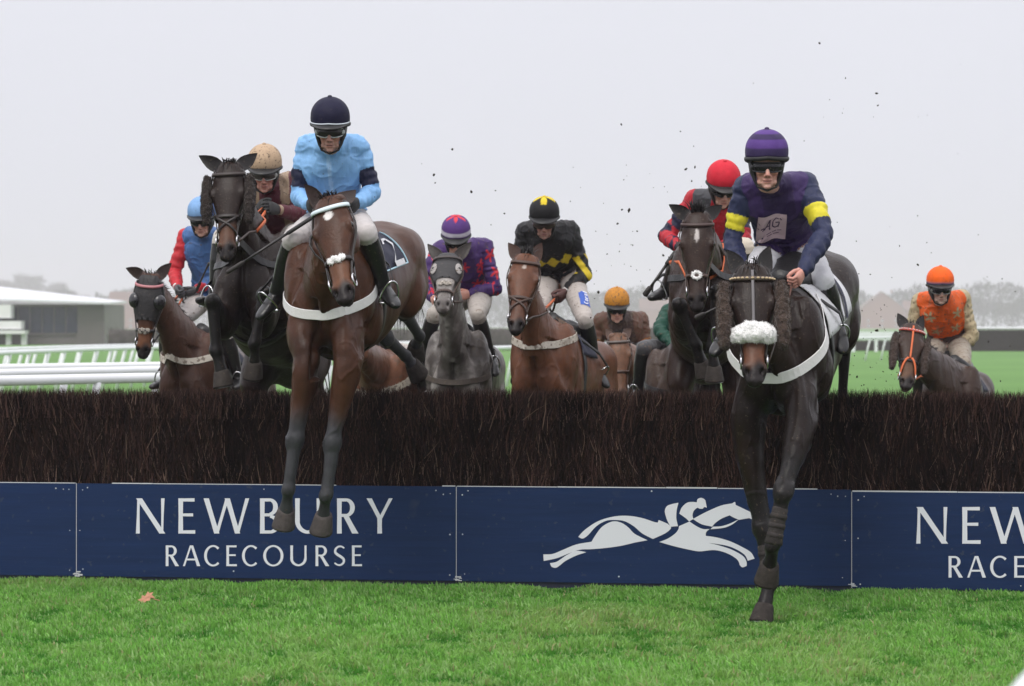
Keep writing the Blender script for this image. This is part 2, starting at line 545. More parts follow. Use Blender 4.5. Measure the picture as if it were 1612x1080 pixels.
# ---- boards
navy = mat("navy_board", (.0095, .026, .082), .5, var=.16, vscale=3.0, bump=.05, bscale=9, spec=.15, mud=.28, mudcol=(.035, .048, .085), mscale=26, stretch=(.5, .5, 9))
white_ink = mat("white_vinyl", (.72, .73, .78), .45)
raw_edge = mat("raw_board_edge", (.55, .56, .58), .7)
black_gap = mat("dark_strip", (.008, .010, .020), .6)
PW = 2.52                                    # panel width along the fence
U_SEAM = fence_pt(122, 800).dot(FU)
SIZE_U = 0.0
def panel(idx, label, dz=0.0):
    ua = U_SEAM + PW * idx; ub = ua + PW
    root = empty("advertising_board", FU * ((ua + ub) / 2) + FN * .03)
    tag(root, label, "board", "blue boards along the foot of the fence")
    def q(u, z, o): return FU * u + FN * o + Vector((0, 0, z))
    b = MB()
    z0, z1 = .045 + dz, .652 + dz
    g_ = .0035
    # face sheet
    b.mi = 0
    b.box((q(ua + g_, z0, .022) + q(ub - g_, z1, .022)) / 2, FU * (PW / 2 - g_), FN * .007, Vector((0, 0, (z1 - z0) / 2)))
    # bare top edge, worn in places
    b.mi = 1
    x = ua + g_
    while x < ub - .02:
        l = random.uniform(.2, .8); l = min(l, ub - g_ - x)
        if random.random() < .75:
            th = random.choice((.0022, .003, .0042))
            b.box(q(x + l / 2, z1 + th, .022), FU * (l / 2 - .002), FN * .0065, Vector((0, 0, th * .95)))
        x += l
    # raw side edges
    for uu in (ua + .0015, ):
        b.box(q(uu, (z0 + z1) / 2, .0225), FU * .0016, FN * .007, Vector((0, 0, (z1 - z0) / 2)))
    # screws and chips
    spots = [(.04, .045), (.085, .035), (.035, .30), (.05, .57), (PW - .04, .05), (PW - .09, .04), (PW - .045, .31), (PW - .05, .565), (PW * .5, .03), (PW * .42, .57), (PW - .13, .035)]
    for du, dv in spots:
        du += random.uniform(-.01, .01); dv += random.uniform(-.012, .012)
        c = q(ua + du, z1 - dv, .0295); r = random.uniform(.003, .0058)
        b.ellipsoid(c, FU * r, Vector((0, 0, r)), FN * .0025, 8, 5)
    # frayed bottom corner
    for k in range(7):
        c = q(ua + random.uniform(-.005, .03), z0 + random.uniform(-.004, .03), .030)
        b.box(c, FU * random.uniform(.004, .02), FN * .0015, Vector((0, 0, random.uniform(.0015, .005))))
    b.build("panel", [navy, raw_edge], root, smooth=False)
    k = MB()
    k.box(q((ua + ub) / 2, .02 + dz / 2, .006), FU * (PW / 2 - g_), FN * .006, Vector((0, 0, .032)))
    k.build("kickboard", mat("kickboard", (.016, .020, .045), .5, var=.3), root, smooth=False)
    return root

# -- flared sans capitals, drawn stroke by stroke (unit cap height)
def st(p, q, w0, w1=None, flare=.012, flat=True):
    """stroke between two points; flat: ends cut level"""
    w1 = w0 if w1 is None else w1
    (x0, y0), (x1, y1) = p, q
    if flat:
        m = ((x0 + x1) / 2, (y0 + y1) / 2); wm = (w0 + w1) / 2 - flare
        return [[(x0 - w0 / 2, y0), (x0 + w0 / 2, y0), (m[0] + wm / 2, m[1]), (x1 + w1 / 2, y1), (x1 - w1 / 2, y1), (m[0] - wm / 2, m[1])]]
    return [[(x0, y0 - w0 / 2), (x1, y1 - w1 / 2), (x1, y1 + w1 / 2), (x0, y0 + w0 / 2)]]
def arc(cx, cy, rx, ry, a0, a1, wf, n=26):
    out = []
    prev = None
    for i in range(n + 1):
        a = R(a0 + (a1 - a0) * i / n); wdt = wf(a)
        o = (cx + rx * math.cos(a), cy + ry * math.sin(a)); i_ = (cx + (rx - wdt) * math.cos(a), cy + (ry - min(wdt, .12)) * math.sin(a))
        if prev: out.append([prev[0], o, i_, prev[1]])
        prev = (o, i_)
    return [('strip', out)]
T, t_ = .135, .088
con = lambda a: t_ * .95 + (T - t_ * .95) * abs(math.cos(a)) ** 1.4
def glyph(ch, w):
    if ch == 'N': return st((.055, 0), (.075, 1), .11, .07) + st((.09, 1), (w - .06, 0), .17, .17) + st((w - .065, 0), (w - .045, 1), .06, .10)
    if ch == 'E': return st((T / 2, 0), (T / 2, 1), T) + st((T * .8, .955), (w - .02, .955), t_, t_ * 1.1, flat=False) + st((T * .8, .53), (w - .06, .53), t_ * .9, t_, flat=False) + st((T * .8, .045), (w, .045), t_, t_ * 1.15, flat=False)
    if ch == 'W':
        q = w / 4
        return st((.06, 1), (q * 1.13, 0), .15, .15) + st((q * 1.13, 0), (q * 2.06, 1), .10, .10) + st((q * 2.06, 1), (q * 2.98, 0), .15, .15) + st((q * 2.98, 0), (w - .05, 1), .09, .11)
    if ch == 'B': return st((T / 2, 0), (T / 2, 1), T) + arc(w * .48, .755, w * .42, .245, 90, -90, con) + arc(w * .50, .265, w * .5, .265, 90, -90, con) + st((T * .6, .955), (w * .49, .955), .09, flat=False) + st((T * .6, .53), (w * .49, .53), .085, flat=False) + st((T * .6, .045), (w * .51, .045), .09, flat=False)
    if ch == 'U': return st((T / 2, .36), (T / 2, 1), T, T) + arc(w / 2, .37, w / 2, .375, 180, 360, lambda a: .09 + .04 * abs(math.cos(a))) + st((w - .055, .36), (w - .055, 1), .11, .10)
    if ch == 'R': return st((T / 2, 0), (T / 2, 1), T) + arc(w * .42, .735, w * .42, .265, 90, -90, con) + st((T * .6, .955), (w * .43, .955), .09, flat=False) + st((T * .6, .515), (w * .43, .515), .085, flat=False) + st((w * .42, .50), (w - .08, 0), .16, .18)
    if ch == 'Y': return st((.075, 1), (w / 2, .43), .15, .13) + st((w - .06, 1), (w / 2 + .02, .43), .11, .11) + st((w / 2, 0), (w / 2, .46), T, T)
    if ch == 'A': return st((.05, 0), (w * .46, 1), .10, .09) + st((w * .52, 1), (w - .07, 0), .13, .16) + st((w * .22, .32), (w * .78, .32), .085, flat=False)
    if ch == 'C': return arc(w * .56, .5, w * .56, .515, 48, 312, con, 36)
    if ch == 'O': return arc(w / 2, .5, w / 2, .515, 0, 360, con, 44)
    if ch == 'S':
        pts = [(.97, .90), (.72, .985), (.40, .985), (.12, .86), (.08, .68), (.30, .56), (.60, .46), (.90, .32), (.90, .14), (.62, .015), (.30, .02), (.0, .12)]
        # smooth centre line
        cl = []
        for i in range(len(pts) - 1):
            p0, p1, p2, p3 = pts[max(i - 1, 0)], pts[i], pts[i + 1], pts[min(i + 2, len(pts) - 1)]
            for k in range(5):
                u = k / 5
                cl.append(tuple(.5 * (2 * p1[m] + (p2[m] - p0[m]) * u + (2 * p0[m] - 5 * p1[m] + 4 * p2[m] - p3[m]) * u * u + (3 * p1[m] - p0[m] - 3 * p2[m] + p3[m]) * u ** 3) for m in (0, 1)))
        cl.append(pts[-1]); cl = [(x * w * .92 + .04, .045 + y * .91) for x, y in cl]
        qs = []; prev = None
        for i, p in enumerate(cl):
            a, b = cl[max(i - 1, 0)], cl[min(i + 1, len(cl) - 1)]
            dx, dy = b[0] - a[0], b[1] - a[1]; l = math.hypot(dx, dy); nx_, ny_ = -dy / l, dx / l
            u = i / (len(cl) - 1); wd = .075 + .055 * math.sin(math.pi * u) ** 2
            cur = ((p[0] + nx_ * wd / 2, p[1] + ny_ * wd / 2), (p[0] - nx_ * wd / 2, p[1] - ny_ * wd / 2))
            if prev: qs.append([prev[0], cur[0], cur[1], prev[1]])
            prev = cur
        return [('strip', qs)]
    return []

def word(mb, letters, y_top, y_bot, off):
    for ch, xa, xb in letters:
        hgt = y_bot - y_top
        wd = (xb - xa) / hgt
        for k, poly in enumerate(glyph(ch, wd)):
            lift = off + .0004 * k
            f = lambda p: fence_pt(xa + p[0] * hgt, y_bot - p[1] * hgt, lift)
            polys = poly[1] if isinstance(poly, tuple) else [poly]
            for q in polys:
                mb.add([f(p) for p in q], [tuple(range(len(q)))])

def cr(seq, ox, oy, s):                       # crop pixels -> photograph pixels
    return [(ch, ox + a / s, ox + b / s) for ch, a, b in seq]

panel(-1, "plain blue board at the far left end of the row, cut off by the frame")
brd = panel(0, "blue board reading NEWBURY RACECOURSE in full, under the horse with light-blue rider")
let = MB(); let2 = MB()
word(let, cr([('N', 292, 405), ('E', 460, 527), ('W', 562, 740), ('B', 783, 862), ('U', 922, 1022), ('R', 1088, 1172), ('Y', 1205, 1309)], 100, 740, 2.519), 784.0, 839.3, .0300)
word(let2, cr([('R', 410, 462), ('A', 478, 546), ('C', 562, 626), ('E', 650, 692), ('C', 712, 776), ('O', 796, 876), ('U', 903, 968), ('R', 1003, 1057), ('S', 1075, 1118), ('E', 1147, 1187)], 100, 740, 2.519), 858, 890.5, .0300)
los = [let.build("lettering", white_ink, brd, smooth=False), let2.build("lettering", white_ink, brd, smooth=False)]
brd3 = panel(2, "blue board at the right end reading NEW and RACE, cut off by the frame", -.012)
for lo in los:
    l3 = lo.copy(); col.objects.link(l3); l3.parent = brd3
    l3.matrix_parent_inverse = Matrix.Translation(-brd3.location)
    l3.location = FU * (PW * 2) + Vector((0, 0, -.010))

# -- the galloping horse and rider emblem
def spline(pts, n=5):
    """closed Catmull-Rom; a point given twice is a corner"""
    out = []; N = len(pts)
    for i in range(N):
        p0, p1, p2, p3 = pts[i - 1], pts[i], pts[(i + 1) % N], pts[(i + 2) % N]
        if p1 == p2: continue
        for k in range(n):
            u = k / n
            out.append(tuple(.5 * (2 * p1[m] + (p2[m] - p0[m]) * u + (2 * p0[m] - 5 * p1[m] + 4 * p2[m] - p3[m]) * u * u + (3 * p1[m] - p0[m] - 3 * p2[m] + p3[m]) * u ** 3) for m in (0, 1)))
    return out
D_ = lambda *p: [p, p]
logo = []
# back and tail
logo.append(D_(630, 312) + [(660, 280), (720, 240), (790, 218), (860, 213), (930, 224), (985, 242)] + D_(1003, 245) + D_(1007, 233) + [(1025, 240)] + D_(1048, 250) +
            [(1062, 262), (1063, 275), (1035, 297)] + D_(980, 322) + [(930, 296), (890, 262), (845, 238), (800, 233), (760, 237), (715, 262), (675, 305), (650, 320)])
# thigh, belly and hind leg
logo.append(D_(692, 335) + [(715, 298), (745, 262), (790, 240), (830, 245), (865, 268), (895, 298)] + D_(955, 328) + [(900, 338), (830, 354), (760, 364), (690, 370), (640, 372), (590, 388), (530, 412)] + D_(468, 425) + D_(466, 394) +
            [(510, 392), (560, 372), (620, 348)])
logo.append(D_(668, 384) + [(620, 400), (570, 425), (545, 445), (525, 457), (505, 452)] + D_(497, 435) + [(530, 428), (575, 398), (620, 378)])
# rider's leg and breeches
logo.append(D_(1100, 152) + [(1092, 185), (1090, 225)] + D_(1098, 262) + [(1080, 263)] + D_(1064, 265) + [(1052, 245), (1042, 220), (1036, 190), (1046, 168), (1070, 158)])
# rider's torso and head
logo.append(D_(1104, 203) + [(1115, 175), (1140, 152), (1165, 148)] + D_(1186, 150) + [(1190, 135), (1207, 129), (1224, 138), (1229, 155)] + D_(1233, 176) + [(1222, 172)] + D_(1214, 180) + [(1200, 180), (1188, 176), (1172, 190), (1166, 210)] + D_(1170, 228) +
            D_(1150, 240) + [(1135, 225)])
# chest, shoulder and fore legs
logo.append(D_(1010, 336) + [(1050, 320), (1085, 296), (1100, 275)] + D_(1102, 262) + D_(1152, 240) + [(1185, 262), (1215, 275)] + D_(1246, 275) + [(1230, 290)] + D_(1228, 307) + [(1280, 315), (1340, 332), (1400, 360), (1440, 385)] + D_(1457, 414) + D_(1425, 424) +
            [(1410, 396), (1370, 370), (1320, 352)] + D_(1240, 340) + [(1290, 352), (1350, 372), (1400, 400), (1418, 425)] + D_(1420, 448) + [(1400, 455)] + D_(1388, 445) + [(1375, 418), (1330, 390), (1270, 374), (1200, 380), (1150, 372), (1080, 356)])
# neck and head
logo.append(D_(1168, 228) + [(1230, 195), (1300, 165)] + D_(1352, 155) + [(1365, 148)] + D_(1368, 162) + [(1410, 182), (1450, 202), (1472, 218)] + D_(1470, 236) + [(1450, 232)] + D_(1432, 224) + D_(1384, 232) + [(1360, 222)] + D_(1340, 211) + [(1305, 225), (1275, 245)] + D_(1258, 264) +
            [(1215, 255), (1190, 243)])
logo.append(D_(1250, 276) + D_(1262, 264) + [(1300, 262), (1340, 250)] + D_(1384, 229) + [(1350, 255), (1310, 270)])
board2 = panel(1, "blue board with the white galloping horse and rider emblem, between the two front horses")
lg = MB()
for k, poly in enumerate(logo):
    pts = spline(poly)
    ring = [fence_pt(700 + x / 2.985, 740 + y / 2.985, .0302 + .0003 * k) for x, y in pts]
    from mathutils.geometry import tessellate_polygon
    tris = tessellate_polygon([[Vector((p.dot(FU), p.z, 0)) for p in ring]])
    lg.add(ring, [tuple(t) for t in tris])
lg.build("emblem", white_ink, board2, smooth=False)

# ---- running rails: white tube on posts
plastic = mat("white_rail_plastic", (.78, .79, .82), .35, var=.05, vscale=2)
def rail(pts, label, post=1.6, r=.058, height=1.08, lean=0.25, group="white running rails"):
    """pts: (photograph column, distance); the rail stands on the turf"""
    root = empty("running_rail", Vector((P(pts[0][0], 512, pts[0][1]).x, pts[0][1] - DC, 0)))
    tag(root, label, "rail", group)
    ps = [Vector((P(x, 512, d).x, d - DC, height)) for x, d in pts]
    fine = []
    for i in range(len(ps) - 1):
        for k in range(10): fine.append(vlerp(ps[i], ps[i + 1], k / 10))
    fine.append(ps[-1])
    b = MB(); b.tube(fine, [(r, r * .8)] * len(fine), 10); b.build("rail_tube", plastic, root)
    acc = 0.0
    for i in range(1, len(fine)):
        acc += (fine[i] - fine[i - 1]).length
        if acc >= post:
            acc = 0
            dr = (fine[i] - fine[i - 1]).normalized(); sd = Vector((-dr.y, dr.x, 0))
            q = MB(); q.tube([fine[i] - Vector((0, 0, r * .6)), fine[i] + sd * lean * .5 - Vector((0, 0, height * .45)), Vector((fine[i].x, fine[i].y, -.05)) + sd * lean], [.045, .045, .046], 8)
            q.build("post", plastic, root)
    return root

rail([(-260, 25.6), (0, 27.3), (250, 29.0), (420, 30.5)], "lowest and nearest white running rail at the left, just above the fence top")
rail([(-260, 30.0), (0, 31.4), (250, 33.8), (480, 36)], "second nearest white running rail at the left, just behind the lowest one")
rail([(-260, 34.6), (0, 35.4), (250, 37.6), (520, 40)], "third white running rail at the left, under the posts of the far pair")
rail([(-200, 52), (0, 54.5), (140, 63), (250, 69), (420, 72), (700, 74)], "upper far white rail on slim posts at the left, bending towards the building", post=1.05)
rail([(-200, 60), (0, 62), (110, 69), (250, 77), (420, 83), (700, 86)], "farthest white rail on slim posts at the left, crossing the other far rail", post=1.05)
rail([(560, 60), (700, 62), (1000, 84), (1150, 95), (1440, 128)], "long white running rail crossing behind the middle of the field", post=2.2)
rail([(1000, 66), (1100, 70), (1240, 74)], "short white running rail behind the dark bay and red-capped rider")

rail([(1355, 2.5), (1643, 4.07), (1975, 16)], "blurred end of a white running rail in the bottom right corner, close to the camera", post=2.4)

def white_board(pts, label):
    root = empty("course_rail", Vector((P(pts[0][0], 512, pts[0][1]).x, pts[0][1] - DC, 0)))
    tag(root, label, "rail")
    b = MB()
    a, c = (Vector((P(x, 512, d).x, d - DC, 0)) for x, d in pts)
    u = (c - a).normalized(); v = Vector((-u.y, u.x, 0))
    b.box((a + c) / 2 + Vector((0, 0, 1.02)), u * ((c - a).length / 2), v * .04, Vector((0, 0, .26)))
    b.build("rail_board", plastic, root, smooth=False)
    n = 4
    for k in range(n):
        p = vlerp(a, c, (k + .5) / n)
        q = MB(); q.box(p + Vector((0, 0, .38)) , u * .09, v * .05, Vector((0, 0, .375))); q.build("post", plastic, root, smooth=False)
white_board([(1290, 156), (1432, 158)], "broad white rail board in the hazy distance right of the front dark horse")

# ---- far brush fence and its wing
def far_fence(xa, xb, d, hgt, label, cat="fence"):
    a = Vector((P(xa, 512, d).x, d - DC, 0)); c = Vector((P(xb, 512, d).x, d - DC, 0))
    root = empty("brush_fence", (a + c) / 2); tag(root, label, cat)
    b = MB(); b.box((a + c) / 2 + Vector((0, .5, hgt * .5)), Vector(((c - a).length / 2, 0, 0)), Vector((0, .45, 0)), Vector((0, 0, hgt * .5)))
    b.build("packed_birch", mat("far_birch", (.026, .020, .020), .95, var=.5, vscale=6), root, smooth=False)
    t = MB()
    for k in range(2600):
        p = vlerp(a, c, random.random()) + Vector((0, random.uniform(.05, .9), random.uniform(.2, 1) * hgt * .95))
        if random.random() < .4: p.z = hgt * .97
        t.strand(p, p + Vector((random.gauss(0, .05), random.gauss(-.03, .05), random.uniform(.05, .16))), .012)
    t.build("birch_twigs", mat("far_twigs", (.035, .026, .024), .9), root, smooth=False)
    return root, a, c
fr, a_, c_ = far_fence(1524, 1790, 161, 1.36, "distant dark brush fence at the right behind the orange-capped rider")
b_ = MB(); b_.tube([a_ + Vector((0, .3, 1.50)), c_ + Vector((0, .3, 1.50))], .075, 8); b_.build("top_rail", plastic, fr)
far_fence(1285, 1440, 164, .62, "low dark hedge strip in the distance below the broad white rail board", "hedge")

def low_hedge(xa, xb, d, hgt, label):
    a = Vector((P(xa, 512, d).x, d - DC, 0)); c = Vector((P(xb, 512, d).x, d - DC, 0))
    root = empty("hedge", (a + c) / 2); tag(root, label, "hedge")
    b = MB(); n = 60; tops = []
    for i in range(n + 1):
        x = a.x + (c.x - a.x) * i / n; z = hgt * (.80 + .14 * noise.noise(Vector((x * .35, 0, 2))) + .06 * noise.noise(Vector((x * 1.3, 5, 2))))
        tops.append([Vector((x, a.y - .5, 0)), Vector((x, a.y - .45, z * .8)), Vector((x, a.y + .1, z)), Vector((x, a.y + .8, z * .9)), Vector((x, a.y + 1, 0))])
    b.rings(tops); b.build("body", mat("hedge_mass", (.060, .052, .046), .95, var=.5, vscale=3), root)
    t = MB()
    for k in range(5200):
        i = random.random() * n; r0 = tops[int(i)]; x = a.x + (c.x - a.x) * i / n
        z = r0[2].z * random.uniform(.3, 1.0)
        p = Vector((x, a.y - .45 + random.uniform(-.06, .4), z))
        t.strand(p, p + Vector((random.gauss(0, .12), random.gauss(-.05, .08), random.uniform(.08, .34))), .016)
    t.build("twigs", mat("hedge_sprays", (.075, .062, .055), .9, var=.4, vscale=4), root, smooth=False)
low_hedge(172, 1075, 168, 1.75, "misty grey-brown hedge across the distance, in the gaps between the horses")

# ---- buildings in the mist
def pt(px, z, d): return Vector((P(px, 512, d).x, d - DC, z))
wallw = mat("white_render", (.70, .70, .70), .7, var=.08, vscale=.6)
glass = mat("dark_window_glass", (.018, .024, .048), .2, spec=.4)
greyc = mat("grey_cladding", (.12, .105, .10), .5, var=.15, vscale=.5)
roofw = mat("white_metal_roof", (.66, .67, .70), .5, var=.06, vscale=.4, stretch=(1, .1, 1))
brick = mat("red_brick", (.24, .10, .075), .85, var=.25, vscale=2)
tile = mat("clay_roof_tile", (.16, .075, .06), .8, var=.3, vscale=3)

st_d = 215
pav = empty("racecourse_pavilion", pt(40, 0, st_d)); tag(pav, "long low grandstand with white sloping roof and dark glazing, at the left", "building")
b_ = MB()      # main glazed body, from far left to column 165
x0, x1 = pt(-120, 0, st_d).x, pt(163, 0, st_d).x
Y0 = st_d - DC
b_.box(Vector(((x0 + x1) / 2, Y0 + 6, 1.75)), Vector(((x1 - x0) / 2, 0, 0)), Vector((0, 5.6, 0)), Vector((0, 0, 1.75)))
b_.build("wall", greyc, pav, smooth=False)
nwin = 9
for k in range(nwin):
    a = x0 + 4.0 + (x1 - x0 - 6.2) * k / nwin; c = a + (x1 - x0 - 6.2) / nwin - .14
    q = MB(); q.box(Vector(((a + c) / 2, Y0 + .36, 2.15)), Vector(((c - a) / 2, 0, 0)), Vector((0, .05, 0)), Vector((0, 0, 1.1))); q.build("window", glass, pav, smooth=False)
q = MB(); q.box(Vector(((x0 + x1) / 2 - 1, Y0 + .30, .92)), Vector(((x1 - x0) / 2 - 1.5, 0, 0)), Vector((0, .10, 0)), Vector((0, 0, .06))); q.build("sill_band", greyc, pav, smooth=False)
# roof: a long white slope falling to the right, thin eave towards us
r_ = MB()
xl, xr = pt(-125, 0, st_d).x, pt(178, 0, st_d).x
rv = [Vector((xl, Y0 - 1.2, 4.05)), Vector((xr, Y0 - 1.2, 3.50)), Vector((xr - .8, Y0 + 13, 3.72)), Vector((xl, Y0 + 13, 5.55))]
up = Vector((0, 0, .16))
r_.add(rv + [v + up for v in rv], [(0, 1, 2, 3), (4, 5, 6, 7), (0, 1, 5, 4), (1, 2, 6, 5), (2, 3, 7, 6), (3, 0, 4, 7)])
r_.build("roof", roofw, pav, smooth=False)
for k, (xa, xb, za, zb) in enumerate(((-90, 24, 2.3, 3.45), (-90, 42, 1.35, 2.05), (-90, 50, .95, 1.25))):
    q = MB(); xa, xb = pt(xa, 0, st_d).x, pt(xb, 0, st_d).x
    q.box(Vector(((xa + xb) / 2, Y0 - 1.2 - .5 * k, (za + zb) / 2)), Vector(((xb - xa) / 2, 0, 0)), Vector((0, .8, 0)), Vector((0, 0, (zb - za) / 2)))
    q.build("balcony", wallw, pav, smooth=False)
for px in (22, 46):
    q = MB(); q.box(Vector((pt(px, 0, st_d).x, Y0 - 2.2, .48)), Vector((.22, 0, 0)), Vector((0, .2, 0)), Vector((0, 0, .475))); q.build("balcony_post", wallw, pav, smooth=False)

def house(px0, px1, d, eave, ridge, label, ridge_along=True, wall=brick, roofm=tile, nwin=3):
    root = empty("brick_house", pt((px0 + px1) / 2, 0, d)); tag(root, label, "house")
    a, c = pt(px0, 0, d), pt(px1, 0, d); dep = 8.0
    b = MB(); cx = (a + c) / 2 + Vector((0, dep / 2, eave / 2))
    b.box(cx, Vector(((c.x - a.x) / 2, 0, 0)), Vector((0, dep / 2, 0)), Vector((0, 0, eave / 2)))
    if not ridge_along:
        m = (a.x + c.x) / 2
        b.add([Vector((a.x, a.y, eave)), Vector((c.x, a.y, eave)), Vector((m, a.y, ridge - .1)), Vector((a.x, a.y + dep, eave)), Vector((c.x, a.y + dep, eave)), Vector((m, a.y + dep, ridge - .1))], [(0, 1, 2), (3, 4, 5)])
    b.build("wall", wall, root, smooth=False)
    r = MB(); o = .45
    if ridge_along:
        m = a.y + dep / 2
        vs = [Vector((a.x - o, a.y - o, eave - .1)), Vector((c.x + o, a.y - o, eave - .1)), Vector((c.x + o, m, ridge)), Vector((a.x - o, m, ridge)), Vector((a.x - o, a.y + dep + o, eave - .1)), Vector((c.x + o, a.y + dep + o, eave - .1))]
        r.add(vs, [(0, 1, 2, 3), (3, 2, 5, 4), (0, 3, 4), (1, 5, 2), (0, 4, 5, 1)])
    else:
        m = (a.x + c.x) / 2
        for s, e_ in ((a.x - o, 0), (c.x + o, 1)):
            vs = [Vector((s, a.y - o, eave - .2)), Vector((m, a.y - o, ridge)), Vector((m, a.y + dep + o, ridge)), Vector((s, a.y + dep + o, eave - .2))]
            r.add(vs + [v + Vector((0, 0, .2)) for v in vs], [(0, 1, 2, 3), (4, 5, 6, 7), (0, 1, 5, 4), (1, 2, 6, 5), (2, 3, 7, 6), (3, 0, 4, 7)])
    rf = r.build("roof", roofm, root, smooth=False)
    if not ridge_along:
        v = MB(); m = (a.x + c.x) / 2
        for s in (a.x - o, c.x + o):
            p0, p1 = Vector((s, a.y - o - .06, eave - .15)), Vector((m, a.y - o - .06, ridge + .05))
            v.tube([p0, p1], [(.05, .16)] * 2, 6)
        v.build("bargeboard", plastic, root, smooth=False)
    ch = MB(); ch.box(Vector((a.x + (c.x - a.x) * .75, a.y + dep / 2, ridge + .25)), Vector((.4, 0, 0)), Vector((0, .3, 0)), Vector((0, 0, .8))); ch.build("chimney", wall, rf, smooth=False)
    for zz in ((1.3, 3.9) if eave > 4.2 else (1.3,)):
        for k in range(nwin):
            x = a.x + (c.x - a.x) * (k + .5) / nwin
            f = MB(); f.box(Vector((x, a.y - .03, zz)), Vector((.6, 0, 0)), Vector((0, .05, 0)), Vector((0, 0, .65))); fo = f.build("window", plastic, root, smooth=False)
            for s in (-.28, .28):
                p = MB(); p.box(Vector((x + s, a.y - .085, zz)), Vector((.23, 0, 0)), Vector((0, .012, 0)), Vector((0, 0, .55))); p.build("pane", glass, fo, smooth=False)
house(1356, 1422, 1230, 10.5, 18.2, "misty red brick house with gable end, right of the front dark horse", ridge_along=False)
house(1424, 1500, 1240, 9.5, 14.0, "misty brick house with long roof, behind the orange-capped rider", ridge_along=True, nwin=4)
house(172, 262, 1100, 11.0, 16.5, "misty reddish brick building between the pavilion and the hooded bay", ridge_along=True, nwin=4)
house(1008, 1066, 1240, 9.5, 15.0, "misty brick house seen between the chestnut and the red-capped rider", ridge_along=True)

# ---- bare winter trees in the mist
bark = mat("bare_bark", (.035, .028, .024), .9, var=.3, vscale=3)
twig = mat("bare_twigs", (.030, .023, .020), .9, var=.3, vscale=2)
def tree_meshes(seed, hgt=12.0):
    rnd = random.Random(seed)
    tr = MB(); cr_ = MB(); st0 = random.getstate(); random.seed(seed)
    tips = []
    def grow(p, dr, ln, rad, lev):
        pts = [p]; q = p; d = dr.copy()
        for k in range(3):
            d = (d + Vector((rnd.gauss(0, .12), rnd.gauss(0, .12), .06))).normalized()
            q = q + d * ln / 3; pts.append(q)
        tr.tube(pts, [rad, rad * .85, rad * .7, rad * .55], 6)
        if lev == 0:
            tips.append((q, d)); return
        for k in range(rnd.choice((3, 4)) if lev > 1 else 4):
            s = Vector((rnd.gauss(0, 1), rnd.gauss(0, 1), rnd.gauss(.25, .5))).normalized()
            nd = (d * .75 + s * .8).normalized()
            grow(vlerp(pts[2], q, rnd.random()), nd, ln * rnd.uniform(.6, .8), rad * .5, lev - 1)
        tips.append((q, d))
    grow(Vector((0, 0, -.2)), Vector((0, 0, 1)), hgt * .34, hgt * .028, 3)
    for q, d in tips:
        for k in range(44):
            s = Vector((rnd.gauss(0, 1), rnd.gauss(0, 1), rnd.gauss(.2, .8))).normalized()
            nd = (d * .5 + s).normalized()
            r0 = q + s * rnd.uniform(0, .07) * hgt * .5
            cr_.strand(r0, r0 + nd * hgt * rnd.uniform(.05, .12), hgt * .0050)
    random.setstate(st0)
    return tr, cr_
variants = []
for k in range(4):
    tr, cw = tree_meshes(40 + k)
    variants.append((tr, cw))
TG = "bare trees along the misty horizon"
protos = {}
def tree(px, d, hgt, v, label, rot):
    loc = pt(px, 0, d); s = hgt / 12.0
    if v not in protos:
        root = empty("bare_tree", (0, 0, 0))
        a = variants[v][0].build("trunk", bark, root); b = variants[v][1].build("crown", twig, root, smooth=False)
        protos[v] = (root, a, b)
        r = root
    else:
        p, a, b = protos[v]
        r = p.copy(); col.objects.link(r)
        for ch in (a, b):
            c = ch.copy(); col.objects.link(c); c.parent = r; c.matrix_parent_inverse = Matrix.Identity(4)
    r.location = loc; r.scale = (s * 1.15, s * 1.15, s); r.rotation_euler = (0, 0, rot)
    tag(r, label, "tree", TG)
far_lab = "bare tree in the row along the misty horizon, lower than the left clump"
for i, (px, d, h_) in enumerate([(8, 1880, 52), (44, 1900, 57), (80, 1890, 50), (-34, 1900, 50)]):
    tree(px, d, h_ * .9, i % 4, ["tall bare tree above the left end of the pavilion roof", "tallest faint bare tree above the pavilion roof, rounded crown", "tall bare tree right of the pavilion's tallest tree", "tall bare tree cut off by the left frame edge"][i], i * 1.3)
rr = random.Random(5)
xs_ = [108, 126, 180, 205, 300, 420, 560, 650, 690, 760, 930, 945, 1010, 1040, 1065, 1340, 1420, 1448, 1480, 1530, 1548, 1568, 1592, 1618, 1640]
for i, px in enumerate(xs_):
    d = rr.uniform(1350, 1550)
    hh = {108: 30, 126: 25, 180: 27, 205: 28, 1420: 21, 1448: 24}.get(px, rr.uniform(19, 24))
    tree(px, d, hh, i % 4, far_lab, i * 2.1)

# far hedge line under the trees reads as one mass
hm = MB()
for k in range(52000):
    px = random.uniform(-160, 1780); d = random.uniform(1260, 1500)
    top = (21.5 if px > 1405 else 18.5) + 1.6 * math.sin(px * .021) + 1.3 * math.sin(px * .057 + 1) + .9 * math.sin(px * .13 + 2)
    if px < 150: top *= .8
    p = pt(px, random.uniform(0, 1) ** .75 * top, d)
    hm.strand(p, p + Vector((random.gauss(0, 1.0), random.gauss(0, .7), random.uniform(.6, 2.6))), random.uniform(.16, .45))
tag(hm.build("far_wood", mat("hedge_twigs", (.030, .026, .024), .9, var=.4, vscale=1), smooth=False), "misty grey wood along the far side of the course", kind="stuff")
# ================================================================== HORSES
def interp(tab, t):
    ks = [r[0] for r in tab]
    return [float(np.interp(t, ks, [r[i] for r in tab])) for i in range(1, len(tab[0]))]

